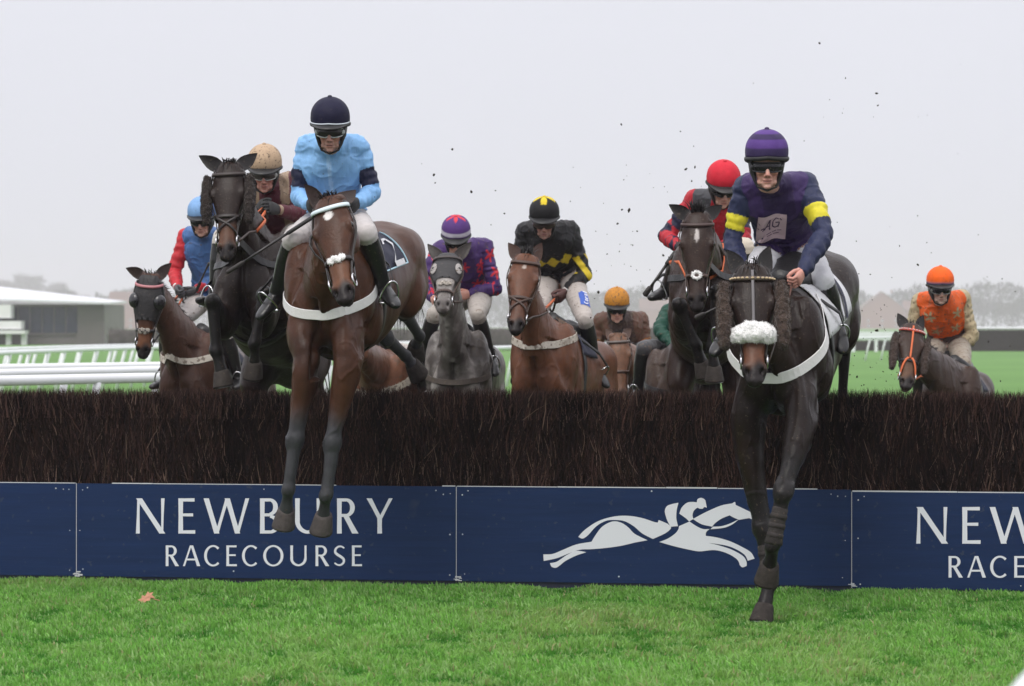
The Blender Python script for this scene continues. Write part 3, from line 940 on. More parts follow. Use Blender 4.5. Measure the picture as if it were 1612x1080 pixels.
TRUNK = [  # x, z centre, half width, up, down
    (.44, -.05, .07, .08, .08), (.40, -.04, .155, .17, .15), (.32, -.01, .215, .27, .25), (.20, .02, .25, .33, .33), (.06, .02, .245, .365, .37),
    (-.12, .00, .258, .355, .375), (-.32, .0, .275, .325, .365), (-.55, .02, .276, .305, .335), (-.76, .06, .268, .285, .285), (-.92, .08, .268, .295, .255),
    (-1.06, .07, .272, .29, .27), (-1.20, .04, .235, .25, .26), (-1.30, .0, .165, .19, .20), (-1.355, -.02, .07, .09, .09)]
HEAD = [   # t along the face, half width, front, back
    (-.10, .045, .030, .070), (-.05, .070, .045, .105), (.02, .083, .055, .115), (.10, .094, .062, .125), (.19, .104, .068, .145), (.28, .104, .068, .158), (.38, .090, .062, .150),
    (.50, .072, .054, .112), (.62, .060, .048, .084), (.74, .054, .044, .070), (.85, .056, .044, .066), (.93, .056, .042, .060), (.985, .048, .032, .050), (1.015, .030, .016, .030)]
HEAD = [(t, hw * (1.11 if t < .5 else 1.11 - .11 * min(1, (t - .5) / .25)), fr, bk) for t, hw, fr, bk in HEAD]
HL = .62

def seg_field(co, bones):
    """nearest bone (distance over radius) and its parameter for every vertex"""
    best = np.full(len(co), 1e9); bi = np.zeros(len(co), int); bt = np.zeros(len(co))
    for k, (nm, a, b, r0, r1) in enumerate(bones):
        a = np.array(a); b = np.array(b); ab = b - a
        t = np.clip(((co - a) @ ab) / max(ab @ ab, 1e-9), 0, 1)
        d = np.linalg.norm(co - (a + t[:, None] * ab), axis=1) / (r0 + (r1 - r0) * t)
        m = d < best
        best[m] = d[m]; bi[m] = k; bt[m] = t[m]
    return bi, bt

class Horse: pass

def make_horse(label, body, yaw, pitch, poll, nose, fore, hind, coat, roll=0, s=1.0, face_yaw=0, nose_sign=-1, ears=None, neck_w=1.0,
               tack=None, voxel=.0105, group="racehorses in the field", hl=None, tailup=0):
    """body: (column, row, distance) of the girth; fore/hind: two legs (right of horse first), each a list of local triples or (column, row, sign)"""
    tack = tack or {}
    h = Horse(); h.s = s
    O = P(*body)
    ps, th, ro = R(yaw), R(pitch), R(roll)
    f = Vector((-math.sin(ps) * math.cos(th), -math.cos(ps) * math.cos(th), math.sin(th)))
    l = Vector((math.cos(ps), -math.sin(ps), 0)); u = f.cross(l)
    l, u = l * math.cos(ro) + u * math.sin(ro), u * math.cos(ro) - l * math.sin(ro)
    h.O, h.f, h.l, h.u = O, f, l, u
    L = lambda x, y, z: O + (f * x + l * y + u * z) * s
    h.L = L
    mb = MB()
    mb.loft([(L(x, 0, zc), l * hw * s, u * up * s, -u * dn * s, 2.15) for x, zc, hw, up, dn in TRUNK], 30)
    E = lambda x, y, z, ax, ay, az: mb.ellipsoid(L(x, y, z), f * ax * s, l * ay * s, u * az * s, 16, 10)
    for sg in (-1, 1):
        E(.30, .115 * sg, -.10, .125, .105, .17)        # pectorals
        E(.17, .165 * sg, .06, .15, .10, .30)           # shoulder
        E(.02, .19 * sg, -.10, .13, .085, .19)          # triceps
        E(-.93, .14 * sg, .15, .30, .15, .19)           # gluteals
        E(-1.08, .16 * sg, -.02, .18, .115, .22)       # thigh
    E(.02, 0, .30, .26, .07, .105)                       # withers
    # ---- head frame
    PO = P(*poll) if len(poll) == 3 else on_ray(poll[0], poll[1], L(.2, 0, .2), .78 * s, -1)
    hlen = (hl or HL) * s
    NO = P(*nose) if len(nose) == 3 else on_ray(nose[0], nose[1], PO, hlen, nose_sign)
    a = (NO - PO).normalized()
    fy = R(face_yaw) + ps
    fd = Vector((-math.sin(fy), -math.cos(fy), .0001))
    n = fd - a * a.dot(fd); n.normalize()
    hl_ = n.cross(a).normalized()
    h.PO, h.a, h.n, h.hlat, h.hlen = PO, a, n, hl_, hlen
    ks = s
    mb.loft([(PO + a * (t * hlen), hl_ * hw * ks, n * fr * ks, -n * bk * ks, 2.25) for t, hw, fr, bk in HEAD], 26)
    EH = lambda t, x, y, sa, sx, sy: mb.ellipsoid(PO + a * (t * hlen) + hl_ * x * ks + n * y * ks, a * sa * ks, hl_ * sx * ks, n * sy * ks, 14, 9)
    for sg in (-1, 1):
        EH(.275, .099 * sg, .030, .042, .024, .030)     # orbit
        EH(.30, .074 * sg, -.075, .095, .036, .072)     # cheek
        EH(.885, .041 * sg, .010, .046, .027, .034)     # nostril
        EH(.55, .058 * sg, -.005, .12, .016, .014)      # facial crest
    EH(.985, 0, .0, .032, .046, .038); EH(.955, 0, -.052, .034, .034, .026)
    # ---- neck
    B0 = L(.14, 0, .06); B1 = B0 + (f * .30 + u * .22) * s
    B3 = PO - n * .045 * s + a * .05 * s
    B2 = B3 - n * .17 * s + Vector((0, 0, -.06)) * s + (B1 - B3) * .12
    nk = []; secs = []
    NT = [(0, .155, .30, .30), (.2, .135, .265, .27), (.4, .108, .205, .215), (.6, .088, .165, .17), (.8, .076, .135, .14), (1, .070, .095, .115)]
    for i in range(11):
        t = i / 10
        p = B0 * (1 - t) ** 3 + B1 * 3 * t * (1 - t) ** 2 + B2 * 3 * t * t * (1 - t) + B3 * t ** 3
        nk.append(p)
    for i, p in enumerate(nk):
        t = i / 10
        tg = (nk[min(i + 1, 10)] - nk[max(i - 1, 0)]).normalized()
        lt = (l * (1 - t) + hl_ * t); lt = (lt - tg * tg.dot(lt)).normalized()
        v = lt.cross(tg)
        if v.dot(u * (1 - t) - n * t + Vector((0, 0, .3))) < 0: v = -v
        hw, up, dn = interp(NT, t)
        secs.append((p, lt * hw * s * neck_w, v * up * s, -v * dn * s, 2.0))
    mb.loft(secs, 24)
    h.neck, h.necksec = nk, secs
    # ---- legs
    bones = [("trunk", L(.3, 0, 0), L(-1.15, 0, .05), .27 * s, .27 * s), ("neck", nk[2], nk[10], .25 * s, .11 * s), ("head", PO, NO, .11 * s, .06 * s)]
    hoofs = []
    def joint(spec, parent, ln):
        if spec[0] == 'L': return L(*spec[1:])
        if spec[0] == 'P': return P(*spec[1:])
        return on_ray(spec[0], spec[1], parent, ln * s, spec[2])
    def bone(p, q, prof, nm, r0, r1):
        pts = [vlerp(p, q, t) for t, _, _ in prof]
        mb.tube(pts, [(x * s, y * s) for _, x, y in prof], 14, ref=l)
        bones.append((nm, p, q, r0 * s, r1 * s))
    for k, sg in enumerate((-1, 1)):
        sh = L(.26, .155 * sg, -.10)
        J = fore[k]
        el = joint(J[0], sh, .28); kn = joint(J[1], el, .42); fe = joint(J[2], kn, .27); to = joint(J[3], fe, .15)
        bone(sh, el, [(0, .08, .13), (.5, .095, .15), (1, .088, .125)], "fore_upper", .12, .11)
        mb.ellipsoid(el, f * .10 * s, l * .08 * s, u * .11 * s)
        ax = (kn - el).normalized()
        bone(el, kn, [(-.08, .078, .10), (.06, .084, .115), (.22, .081, .108), (.42, .067, .088), (.62, .053, .066), (.8, .046, .054), (1, .046, .050)], "forearm", .10, .055)
        mb.ellipsoid(kn, ax.cross(l).normalized() * .059 * s, l * .057 * s, ax * .085 * s)
        bone(kn, fe, [(0, .046, .050), (.18, .040, .045), (.5, .035, .041), (.8, .036, .043), (1, .042, .047)], "fore_cannon", .05, .045)
        ax2 = (fe - kn).normalized()
        mb.ellipsoid(fe, ax2.cross(l).normalized() * .052 * s, l * .048 * s, ax2 * .056 * s)
        bone(fe, to, [(0, .038, .042), (.5, .035, .038), (1, .045, .048)], "fore_pastern", .045, .05)
        hoofs.append((fe, to, kn)); h.fore = getattr(h, 'fore', []) + [(sh, el, kn, fe, to)]
        hp = L(-.98, .15 * sg, .02)
        J = hind[k]
        sf = joint(J[0], hp, .40); hk = joint(J[1], sf, .45); hf = joint(J[2], hk, .37); ht = joint(J[3], hf, .15)
        bone(hp, sf, [(0, .12, .22), (.5, .125, .20), (1, .10, .14)], "thigh", .18, .13)
        mb.ellipsoid(sf, f * .13 * s, l * .085 * s, u * .13 * s)
        bone(sf, hk, [(-.1, .095, .13), (.2, .088, .125), (.5, .066, .085), (.8, .044, .056), (1, .043, .056)], "gaskin", .11, .055)
        ax = (hk - sf).normalized()
        mb.ellipsoid(hk, ax.cross(l).normalized() * .068 * s, l * .048 * s, ax * .07 * s)
        bone(hk, hf, [(0, .045, .058), (.2, .039, .048), (.55, .034, .042), (.85, .035, .042), (1, .04, .046)], "hind_cannon", .055, .045)
        ax2 = (hf - hk).normalized()
        mb.ellipsoid(hf, ax2.cross(l).normalized() * .049 * s, l * .043 * s, ax2 * .050 * s)
        bone(hf, ht, [(0, .038, .042), (.5, .035, .038), (1, .045, .048)], "hind_pastern", .045, .05)
        hoofs.append((hf, ht, hk))
    me = remesh(mb, voxel * s, 5, .5)
    co = get_co(me)
    bi, bt = seg_field(co, bones)
    names = np.array([b[0] for b in bones])[bi]
    soft = ((names == "trunk") | (names == "fore_upper") | (names == "thigh")) * 1.0 + (names == "neck") * sstep(.75, .35, bt) + (names == "forearm") * sstep(.55, .10, bt) + (names == "gaskin") * sstep(.5, .15, bt)
    relax(me, np.clip(soft, 0, 1), 26)
    co = get_co(me); no = get_no(me)
    # ---- fine shaping of the face
    A, Nn, Lh, P0 = (np.array(v) for v in (a, n, hl_, PO))
    rel = co - P0
    ta = rel @ A / hlen; xl = rel @ Lh / s; yn = rel @ Nn / s
    onhead = (ta > -.15) & (ta < 1.12) & (np.abs(xl) < .16) & (yn > -.22) & (yn < .16)
    dsp = np.zeros(len(co)); dark = np.zeros(len(co))
    for sg in (-1, 1):
        g_ = np.exp(-(((ta - .915) * .62 / .020) ** 2 + ((xl - sg * .041) / .014) ** 2)) * (yn > -.005) * onhead
        dsp -= .030 * g_; dark = np.maximum(dark, np.clip(g_ * 1.6, 0, 1))
        g_ = np.exp(-(((ta - .275) * .62 / .022) ** 2 + ((yn - .030) / .016) ** 2)) * (xl * sg > .06) * onhead
        dsp -= .010 * g_; dark = np.maximum(dark, g_ * .7)
        g_ = np.exp(-(((ta - .17) * .62 / .03) ** 2 + ((xl - sg * .086) / .02) ** 2)) * (yn > 0) * onhead      # hollow above the eye
        dsp -= .010 * g_
        g_ = np.exp(-(((ta - .52) * .62 / .09) ** 2 + ((yn - .0) / .018) ** 2)) * (np.abs(xl) > .03) * onhead
        dsp -= .005 * g_
    g_ = np.exp(-(((ta - .992) * .62 / .012) ** 2 + 0)) * (np.abs(xl) < .05) * (yn < .0) * onhead       # mouth line
    dsp -= .006 * g_
    # chest and shoulder grooves
    O_, F_, L_, U_ = (np.array(v) for v in (O, f, l, u))
    rb = co - O_; bx, by, bz = rb @ F_ / s, rb @ L_ / s, rb @ U_ / s
    ch = np.exp(-((by / .022) ** 2)) * (bx > .2) * (bz < .05) * (bz > -.42) * (~onhead)
    dsp -= .036 * ch
    for sg in (-1, 1):
        cv = sg * (.215 - .10 * np.clip((bz + .1) / .3, -1, 1))
        sh_ = np.exp(-(((by - cv) / .024) ** 2)) * (bx > .12) * (bz > -.3) * (bz < .2) * (~onhead)
        dsp -= .022 * sh_
    cz = co * np.array([1, 1, .5])
    mus = np_noise(co, 4.5, 2.2 + yaw, 2) * .009 + np_noise(cz, 11.0, 7.2, 2) * .0066 * sstep(-.9, .1, bx) + np_noise(co, 16.0, 5.2, 1) * .0016
    vein = sstep(.90, 1.0, 1 - np.abs(np_noise(co * np.array([1, 1, .6]), 8.0, 3.9 + yaw, 2)) * 1.6)
    mus = mus + 0.0048 * vein * (((names == "trunk") & (bx > .0)) | (names == "fore_upper") | (names == "forearm") | (names == "neck")) * 1.0
    dsp += mus * (~onhead)
    co = co + no * (dsp * s)[:, None]
    set_co(me, co)
    # ---- coat
    bi, bt = seg_field(co, bones)
    names = np.array([b[0] for b in bones])[bi]
    c0 = np.array(coat["base"]); pts_c = np.array(coat.get("points", (.012, .010, .010)))
    c1 = np.array(coat.get("dark", c0 * .45)); c2 = np.array(coat.get("light", c0 * 1.35))
    nz_ = np_noise(co, 3.0, 4.4, 3)
    c = np.repeat(c0[None], len(co), 0)
    m = sstep(0, .7, nz_)[:, None] * .5; c = c * (1 - m) + c1 * m
    m = sstep(.0, .8, -nz_)[:, None] * .35; c = c * (1 - m) + c2 * m
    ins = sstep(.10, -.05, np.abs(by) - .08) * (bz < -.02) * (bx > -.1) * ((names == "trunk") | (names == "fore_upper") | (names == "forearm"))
    c = c * (1 - .45 * ins[:, None]) + c1 * .45 * ins[:, None]            # shade between the forelegs, painted into the coat colour
    def blend(mask, colr):
        nonlocal c
        mk = np.clip(mask, 0, 1)[:, None]; c = c * (1 - mk) + np.array(colr) * mk
    pl = coat.get("point_level", .55)
    blend((names == "forearm") * sstep(pl, pl + .38, bt + .10 * nz_), pts_c)
    blend((names == "gaskin") * sstep(pl, pl + .38, bt + .10 * nz_), pts_c)
    for nm in ("fore_cannon", "fore_pastern", "hind_cannon", "hind_pastern"): blend((names == nm) * 1.0, pts_c)
    # crest of the neck darker
    hd = (names == "head") | (onhead & (ta > 0.02))
    if "tan" in coat: blend(hd * sstep(.56, .70, ta) * (yn > -.02) * .85, coat["tan"])
    blend(hd * sstep(.80, .90, ta + .03 * np.sin(xl * 60)), coat.get("muzzle", (.014, .011, .011)))
    if "face" in coat: blend(hd * sstep(.62, .5, ta) * .8, coat["face"])
    blend(dark, (.006, .004, .004))
    for (t0, x0, ra, rx, colr) in coat.get("marks", []):
        dd_ = np.sqrt(((ta - t0) * hlen / s / ra) ** 2 + ((xl - x0) / rx) ** 2) + .35 * np_noise(co, 60, 1.0, 2)
        blend(hd * sstep(1.1, .8, dd_) * (yn > 0), colr)
    if coat.get("socks"):
        for nm, v, colr in coat["socks"]: blend((names == nm) * sstep(v, v + .1, bt), colr)
    if "dapple" in coat:
        dp = np_noise(co, 16, 3.0, 2); blend(sstep(.05, .5, dp) * .55, coat["dapple"])
        blend(sstep(-.05, .45, np_noise(co, 7, 9.0, 3)) * .75, c1); blend(sstep(.15, .5, np_noise(co * np.array([1, 1, .4]), 13, 4.0, 3)) * .6, c2 * .9)
        blend((names == "neck") * sstep(-.2, .5, np_noise(co, 5, 6.0, 3)) * .6, coat["neckdark"])
    # hairs of mud: fine speckle is in the material
    # ---- ears joined as part of the body surface
    eb = MB(); ec = []
    h.ear_base = []
    for k, sg in enumerate((-1, 1)):
        base = PO + hl_ * (.062 * sg * s) - a * .035 * s - n * .012 * s
        et = ears[k] if ears else None
        if et is None: tip = base + (-a * .15 + hl_ * .05 * sg - n * .03) * s
        else:
            tip = on_ray(et[0], et[1], base, .198 * s, et[2] if len(et) > 2 else 1)
        d = (tip - base); ln = d.length; d.normalize()
        fw = (n - d * d.dot(n)); fw = (fw + hl_ * .55 * sg); fw = (fw - d * d.dot(fw)).normalized(); sd = d.cross(fw)
        h.ear_base.append(base)
        rows = []
        for t, wd, dp in [(-.25, .026, .026), (0, .033, .032), (.15, .039, .033), (.35, .042, .026), (.55, .037, .018), (.75, .025, .012), (.9, .012, .007), (1.0, .002, .002)]:
            cen = base + d * (ln * t) - fw * .010 * s * math.sin(math.pi * max(t, 0)) + sd * 0
            row = []
            for j in range(16):
                an = 2 * math.pi * j / 16; ca, sa = math.cos(an), math.sin(an)
                k_ = sa * dp * s
                row.append(cen + sd * ca * wd * 1.14 * s + fw * (k_ if (sa < 0 or t <= .12) else -.45 * k_))
            rows.append(row)
        o0 = len(eb.v); eb.rings(rows)
        for i_, (row) in enumerate(rows):
            for j in range(16):
                sa = math.sin(2 * math.pi * j / 16)
                ec.append(c1 * .8 if (sa > .3 and i_ > 1) else (c1 if i_ > 5 else c0 * .8))
        ec += [c0 * .7, c1 * .6]
    # combine
    nv = len(co)
    fs = [tuple(p.vertices) for p in me.polygons]
    allv = [tuple(v) for v in co] + eb.v
    fs += [tuple(i + nv for i in f_) for f_ in eb.f]
    fin = bpy.data.meshes.new("horse"); fin.from_pydata(allv, [], fs)
    fixn(fin)
    fin.polygons.foreach_set("use_smooth", [True] * len(fin.polygons))
    set_col(fin, np.vstack([c, np.array(ec)]))
    muddy = coat.get("mud", .3)
    fin.materials.append(mat("horse_coat_%02d" % int(muddy * 100), rough=.36, attr=True, bump=.14, bscale=70, var=.30, vscale=17, spec=.20, mud=muddy, mudcol=(.085, .062, .045), mscale=70))
    root = empty("racehorse", L(-.3, 0, -.9 * s))
    tag(root, label, "horse", group)
    h.root = root; h.me = me
    bpy.data.meshes.remove(me)
    h.body = link("body", fin, root)
    h.bvh = BVHTree.FromPolygons([Vector(v) for v in allv[:nv]], [f_ for f_ in fs if max(f_) < nv])
    # ---- eyes
    eye = mat("horse_eye", (.010, .006, .004), .06, spec=.8)
    for sg in (-1, 1):
        q = MB(); cc = PO + a * (.275 * hlen) + (hl_ * .105 * sg + n * .032) * s
        q.ellipsoid(cc, a * .020 * s, hl_ * .017 * s, n * .017 * s, 14, 10); q.build("eye", eye, root)
    # ---- hoofs
    hfm = mat("hoof_horn", (.035, .029, .025), .7, var=.45, vscale=30, bump=.25, bscale=60, mud=.2, spec=.2)
    shoe = mat("horseshoe", (.45, .45, .46), .35, metal=1)
    hc = mat("hoof_horn_pale", (.065, .055, .052), .65, var=.35, vscale=30, bump=.25, bscale=60, mud=.2, spec=.25)
    for k_, (fe, to, kn) in enumerate(hoofs):
        q = MB()
        d = (to - fe).normalized() * .8 + (fe - kn).normalized() * .2
        d.normalize()
        lt = (l - d * d.dot(l)).normalized(); fw = d.cross(lt)
        if fw.dot(f) < 0 and fw.dot(Vector((0, 0, 1))) < 0: fw = -fw
        secs = []
        for t, rl, rf, off in [(-.022, .044, .047, -.006), (-.004, .051, .054, -.002), (.03, .057, .061, .006), (.074, .065, .069, .016), (.086, .066, .070, .018)]:
            cc = to + d * t * s + fw * off * s
            secs.append((cc, lt * rl * s, fw * rf * s, -fw * rf * .82 * s, 2.2))
        q.loft(secs, 22)
        ho = q.build("hoof", hc if (k_ % 2 == 0 and coat.get("pale_hoof")) else hfm, root)
        q = MB(); pts = []
        for j in range(-11, 12):
            an = j / 11 * 2.5
            pts.append(to + d * .090 * s + fw * (.014 + .056 * math.cos(an) * (1 if abs(an) < 1.6 else .82)) * s + lt * .053 * math.sin(an) * s)
        q.tube(pts, [(.008 * s, .0045 * s)] * len(pts), 6, ref=d.cross(lt)); q.build("shoe", shoe, ho)
    # ---- mane and forelock
    hair = mat("horse_hair", coat.get("hair", (.012, .010, .010)), .5, spec=.4)
    q = MB()
    rnd = random.Random(int(body[0]))
    for i in range(420):
        t = rnd.uniform(.30, 1.0); j = t * 10; i0 = min(int(j), 9)
        p = vlerp(nk[i0], nk[i0 + 1], j - i0); _, lt, up_, _, _ = secs_at(h.necksec, t)
        p = p + up_ * .97 + lt * rnd.uniform(-.12, .12)
        side = 1 if rnd.random() < .75 else -1
        tip = p + (up_.normalized() * rnd.uniform(.002, .022) + lt.normalized() * side * rnd.uniform(.02, .07) + Vector((0, .045, -.06 * rnd.random()))) * s
        q.strand(p - up_ * .05, tip, .0035 * s)
    q.build("mane", hair, root, smooth=False)
    q = MB(); fl = coat.get("forelock", 60)
    ft = coat.get("tuft", (.02, .06))
    for i in range(fl):
        p = PO - a * .045 * s + hl_ * rnd.uniform(-.04, .04) * s + n * rnd.uniform(-.03, .035) * s
        upd = (-a * rnd.uniform(*ft) + hl_ * rnd.gauss(0, .022) + n * rnd.uniform(-.02, .045)) * s
        if rnd.random() < coat.get("fringe", .4): upd = (n * .035 + a * rnd.uniform(.03, .12) + hl_ * rnd.gauss(0, .02)) * s
        q.strand(p, p + upd, .004 * s, bend=(-a * .012 + n * .012) * s)
    if fl: q.build("forelock", hair, root, smooth=False)
    # ---- tail
    q = MB()
    tb = L(-1.30, 0, .14)
    for i in range(260):
        st_ = tb + l * rnd.uniform(-.03, .03) * s
        mid = st_ + (-f * rnd.uniform(.12, .24) + u * rnd.uniform(-.02, .05) + l * rnd.gauss(0, .03)) * s
        tip = mid + (-f * rnd.uniform(.05, .25) + l * rnd.gauss(0, .05)) * s + Vector((0, 0, -rnd.uniform(.25, .62))) * s
        q.strand(st_, mid, .006 * s); q.strand(mid, tip, .005 * s, bend=-f * .05)
    q.build("tail", hair, root, smooth=False)
    dress(h, tack)
    return h

def secs_at(secs, t):
    j = t * (len(secs) - 1); i = min(int(j), len(secs) - 2); k = j - i
    A, B = secs[i], secs[i + 1]
    return tuple(vlerp(A[m], B[m], k) for m in range(4)) + (2,)

def head_pt(h, t, ang, off=0.0):
    """point on the head: t down the face, ang degrees from the middle of the face towards the horse's left"""
    hw, fr, bk = interp(HEAD, t)
    ca, sa = math.cos(R(ang)), math.sin(R(ang))
    e = 2 / 2.25
    p = h.hlat * (math.copysign(abs(sa) ** e, sa) * hw) + h.n * (math.copysign(abs(ca) ** e, ca) * (fr if ca >= 0 else bk))
    nr = (h.hlat * sa / hw + h.n * ca / (fr if ca >= 0 else bk)).normalized()
    return h.PO + h.a * (t * h.hlen) + p * h.s + nr * off * h.s, nr

def fuzz(q, ln, n, wd, rnd=random):
    """short wool on an already built surface"""
    vs = [Vector(v) for v in q.v]; fs = list(q.f)
    ctr = sum(vs, Vector()) / len(vs)
    for i in range(n):
        f_ = fs[rnd.randrange(len(fs))]
        a, b, c = vs[f_[0]], vs[f_[1]], vs[f_[2]]
        r1, r2 = rnd.random(), rnd.random()
        if r1 + r2 > 1: r1, r2 = 1 - r1, 1 - r2
        p = a + (b - a) * r1 + (c - a) * r2
        nn = (b - a).cross(c - a)
        if nn.length < 1e-12: continue
        nn.normalize()
        if nn.dot(p - ctr) < 0: nn = -nn
        q.strand(p - nn * ln * .3, p + (nn + Vector((rnd.gauss(0, .5), rnd.gauss(0, .5), rnd.gauss(0, .5)))) * ln * rnd.uniform(.6, 1.2), wd)

def dress(h, tk):
    s, root = h.s, h.root
    PO, a, n, hl_ = h.PO, h.a, h.n, h.hlat
    lc = tk.get("leather", BROWN())
    hood = tk.get("hood")
    if hood:
        q = MB(); N = 30
        rows = []
        for i in range(16):
            t = -.07 + i / 15 * (hood.get("to", .60) + .07)
            row = []
            for j in range(N + 1):
                ang = -150 + 300 * j / N
                te = t
                if i == 15: te = t - .05 * math.cos(R(ang))
                row.append(head_pt(h, te, ang, .006 + .0015 * math.sin(j * 2.1 + i * 1.7))[0])
            rows.append(row)
        q.rings(rows, caps=False, closed=False)
        q.mi = 0
        q.build("hood", hood["mat"], root)
        for sg in (-1, 1):
            if hood.get("cups"):
                q = MB(); rows = []
                cc, nr = head_pt(h, .27, 62 * sg, .0)
                for i in range(7):
                    th_ = i / 6 * math.pi * .5
                    row = []
                    for j in range(18):
                        an = 2 * math.pi * j / 18
                        dv = (nr + n * .1).normalized()
                        e1 = a; e2 = dv.cross(a).normalized()
                        row.append(cc + (e1 * math.cos(an) * .064 + e2 * math.sin(an) * .056) * s * math.cos(th_ * .85) + dv * (.038 * math.sin(th_)) * s)
                    rows.append(row)
                q.rings(rows, caps=True); q.build("blinker_cup", mat("cup_plastic", (.015, .015, .017), .18, spec=.7), root)
            elif hood.get("eyering"):
                q = MB(); cc, nr = head_pt(h, .26, 54 * sg, .004)
                e1 = a; e2 = nr.cross(a).normalized()
                q.ellipsoid(cc, e1 * .062 * s, e2 * .033 * s, nr * .009 * s, 20, 9); q.build("eye_patch", hood["eyering"], root)
                q = MB(); q.ellipsoid(cc + nr * .009 * s, e1 * .0125 * s, e2 * .0115 * s, nr * .008 * s, 12, 9); q.build("eye", mat("horse_eye"), root)
    # bridle
    q = MB()
    def ring(t, a0, a1, wd, off=.006, slope=0.0, dst=q, n_=26, th=.006):
        pts, nr = [], []
        for j in range(n_ + 1):
            an = a0 + (a1 - a0) * j / n_
            p, nn = head_pt(h, t + slope * (1 - math.cos(R(an))), an, off)
            pts.append(p); nr.append(nn)
        dst.strap(pts, nr, wd * s, th * s)
    nb_t = tk.get("nb_t", .57)
    off = .011 if hood else .005
    ring(nb_t, -178, 178, .026, off, slope=-.01)
    ring(.02, 60, 300, .024, off, slope=-.0)
    for sg in (-1, 1):
        pts, nr = [], []
        for j in range(15):
            t = .04 + (.80 - .04) * j / 14
            p, nn = head_pt(h, t, sg * (88 + 6 * math.sin(j * .3)), off); pts.append(p); nr.append(nn)
        q.strap(pts, nr, .020 * s, .006 * s)
        pts, nr = [], []
        for j in range(9):      # throat lash
            p, nn = head_pt(h, .07 + .02 * j, sg * (95 + 10 * j), off); pts.append(p); nr.append(nn)
        q.strap(pts, nr, .016 * s, .005 * s)
    if tk.get("grackle"):
        for sg in (-1, 1):
            pts, nr = [], []
            for j in range(12):
                p, nn = head_pt(h, .50 + .26 * j / 11, sg * (95 - 190 * j / 11), off + .003); pts.append(p); nr.append(nn)
            q.strap(pts, nr, .017 * s, .005 * s)
    q.build("bridle", lc, root)
    bb = tk.get("browband", (.05, .024, .015))
    q = MB(); ring(.085, -86, 86, .024, off + .003, slope=-.045, dst=q, th=.009)
    bmat = bb if not isinstance(bb, tuple) else mat("browband_%d_%d_%d" % tuple(int(v * 99) for v in bb), bb, .45)
    br = q.build("browband", bmat, root)
    if tk.get("beads"):
        q = MB()
        for j in range(13):
            p, nn = head_pt(h, .085 - .045 * (1 - math.cos(R(-78 + 12 * j + 3))), -75 + 12.5 * j, off + .014)
            q.ellipsoid(p, a * .006 * s, hl_ * .009 * s, n * .006 * s, 8, 5)
        q.build("bead_row", mat("bead_" + tk["beads"][0], tk["beads"][1], .3), br)
    if tk.get("facestrap"):
        q = MB(); pts, nr = [], []
        for j in range(12):
            p, nn = head_pt(h, .0 + .56 * j / 11, 0, off + .004); pts.append(p); nr.append(nn)
        q.strap(pts, nr, .016 * s, .006 * s)
        q.build("face_strap", tk["facestrap"], root)
    if tk.get("kineton"):     # orange side pieces of a cross noseband
        q = MB()
        for sg in (-1, 1):
            pts, nr = [], []
            for j in range(9):
                p, nn = head_pt(h, .55 + .26 * j / 8, sg * (8 + 70 * (j / 8) ** .8), off + .005); pts.append(p); nr.append(nn)
            q.strap(pts, nr, .018 * s, .007 * s)
        q.build("noseband_strap", tk["kineton"], root)
    # bit rings
    h.bit = []
    for sg in (-1, 1):
        p, nn = head_pt(h, .80, sg * 92, .012)
        q = MB(); pts = [p + (a * math.cos(an) + n * math.sin(an)) * .034 * s for an in np.linspace(0, 2 * math.pi, 18)]
        q.tube(pts, .0052 * s, 6, caps=False); q.build("bit_ring", STEEL(), root); h.bit.append(p + nn * .006)
    # wool noseband / pad
    wool = tk.get("wool")
    if wool:
        q = MB(); pts = []; rad = []
        for j in range(45):
            an = -wool.get("span", 105) + 2 * wool.get("span", 105) * j / 44
            p, nn = head_pt(h, wool.get("t", .56), an, wool["r"] * .55); pts.append(p)
            k = 1 - .35 * abs(j - 22) / 22
            rad.append(wool["r"] * s * k)
        q.tube(pts, [(r_ * 1.25, r_) for r_ in rad], 26, ref=a); q.v = [tuple(Vector(v) + Vector((noise.noise(Vector(v) * 34), noise.noise(Vector(v) * 34 + Vector((9, 0, 0))), noise.noise(Vector(v) * 34 + Vector((0, 9, 0))))) * .011) for v in q.v]
        fuzz(q, .006 * s, 6500, .0013 * s)
        q.build("sheepskin_noseband", wool["mat"], root, smooth=False)
    pad = tk.get("pad")
    if pad:
        q = MB()
        if pad.get("ring"):
            for j in range(9):
                an = 2 * math.pi * j / 9
                c_, nn = head_pt(h, pad["t"], 0, .010)
                q.ellipsoid(c_ + a * math.cos(an) * .022 * s + hl_ * math.sin(an) * .026 * s, a * .012 * s, hl_ * .012 * s, n * .008 * s, 10, 7)
        else:
            for j in range(7):
                p, nn = head_pt(h, pad["t"] + .012 * math.sin(j * 2), -30 + 10 * j, .006)
                q.ellipsoid(p, a * .020 * s, hl_ * .016 * s, n * .012 * s, 10, 7)
        fuzz(q, .007 * s, 500, .0013 * s)
        q.build("nose_pad", pad["mat"], root, smooth=False)
    ck = tk.get("cheeks")
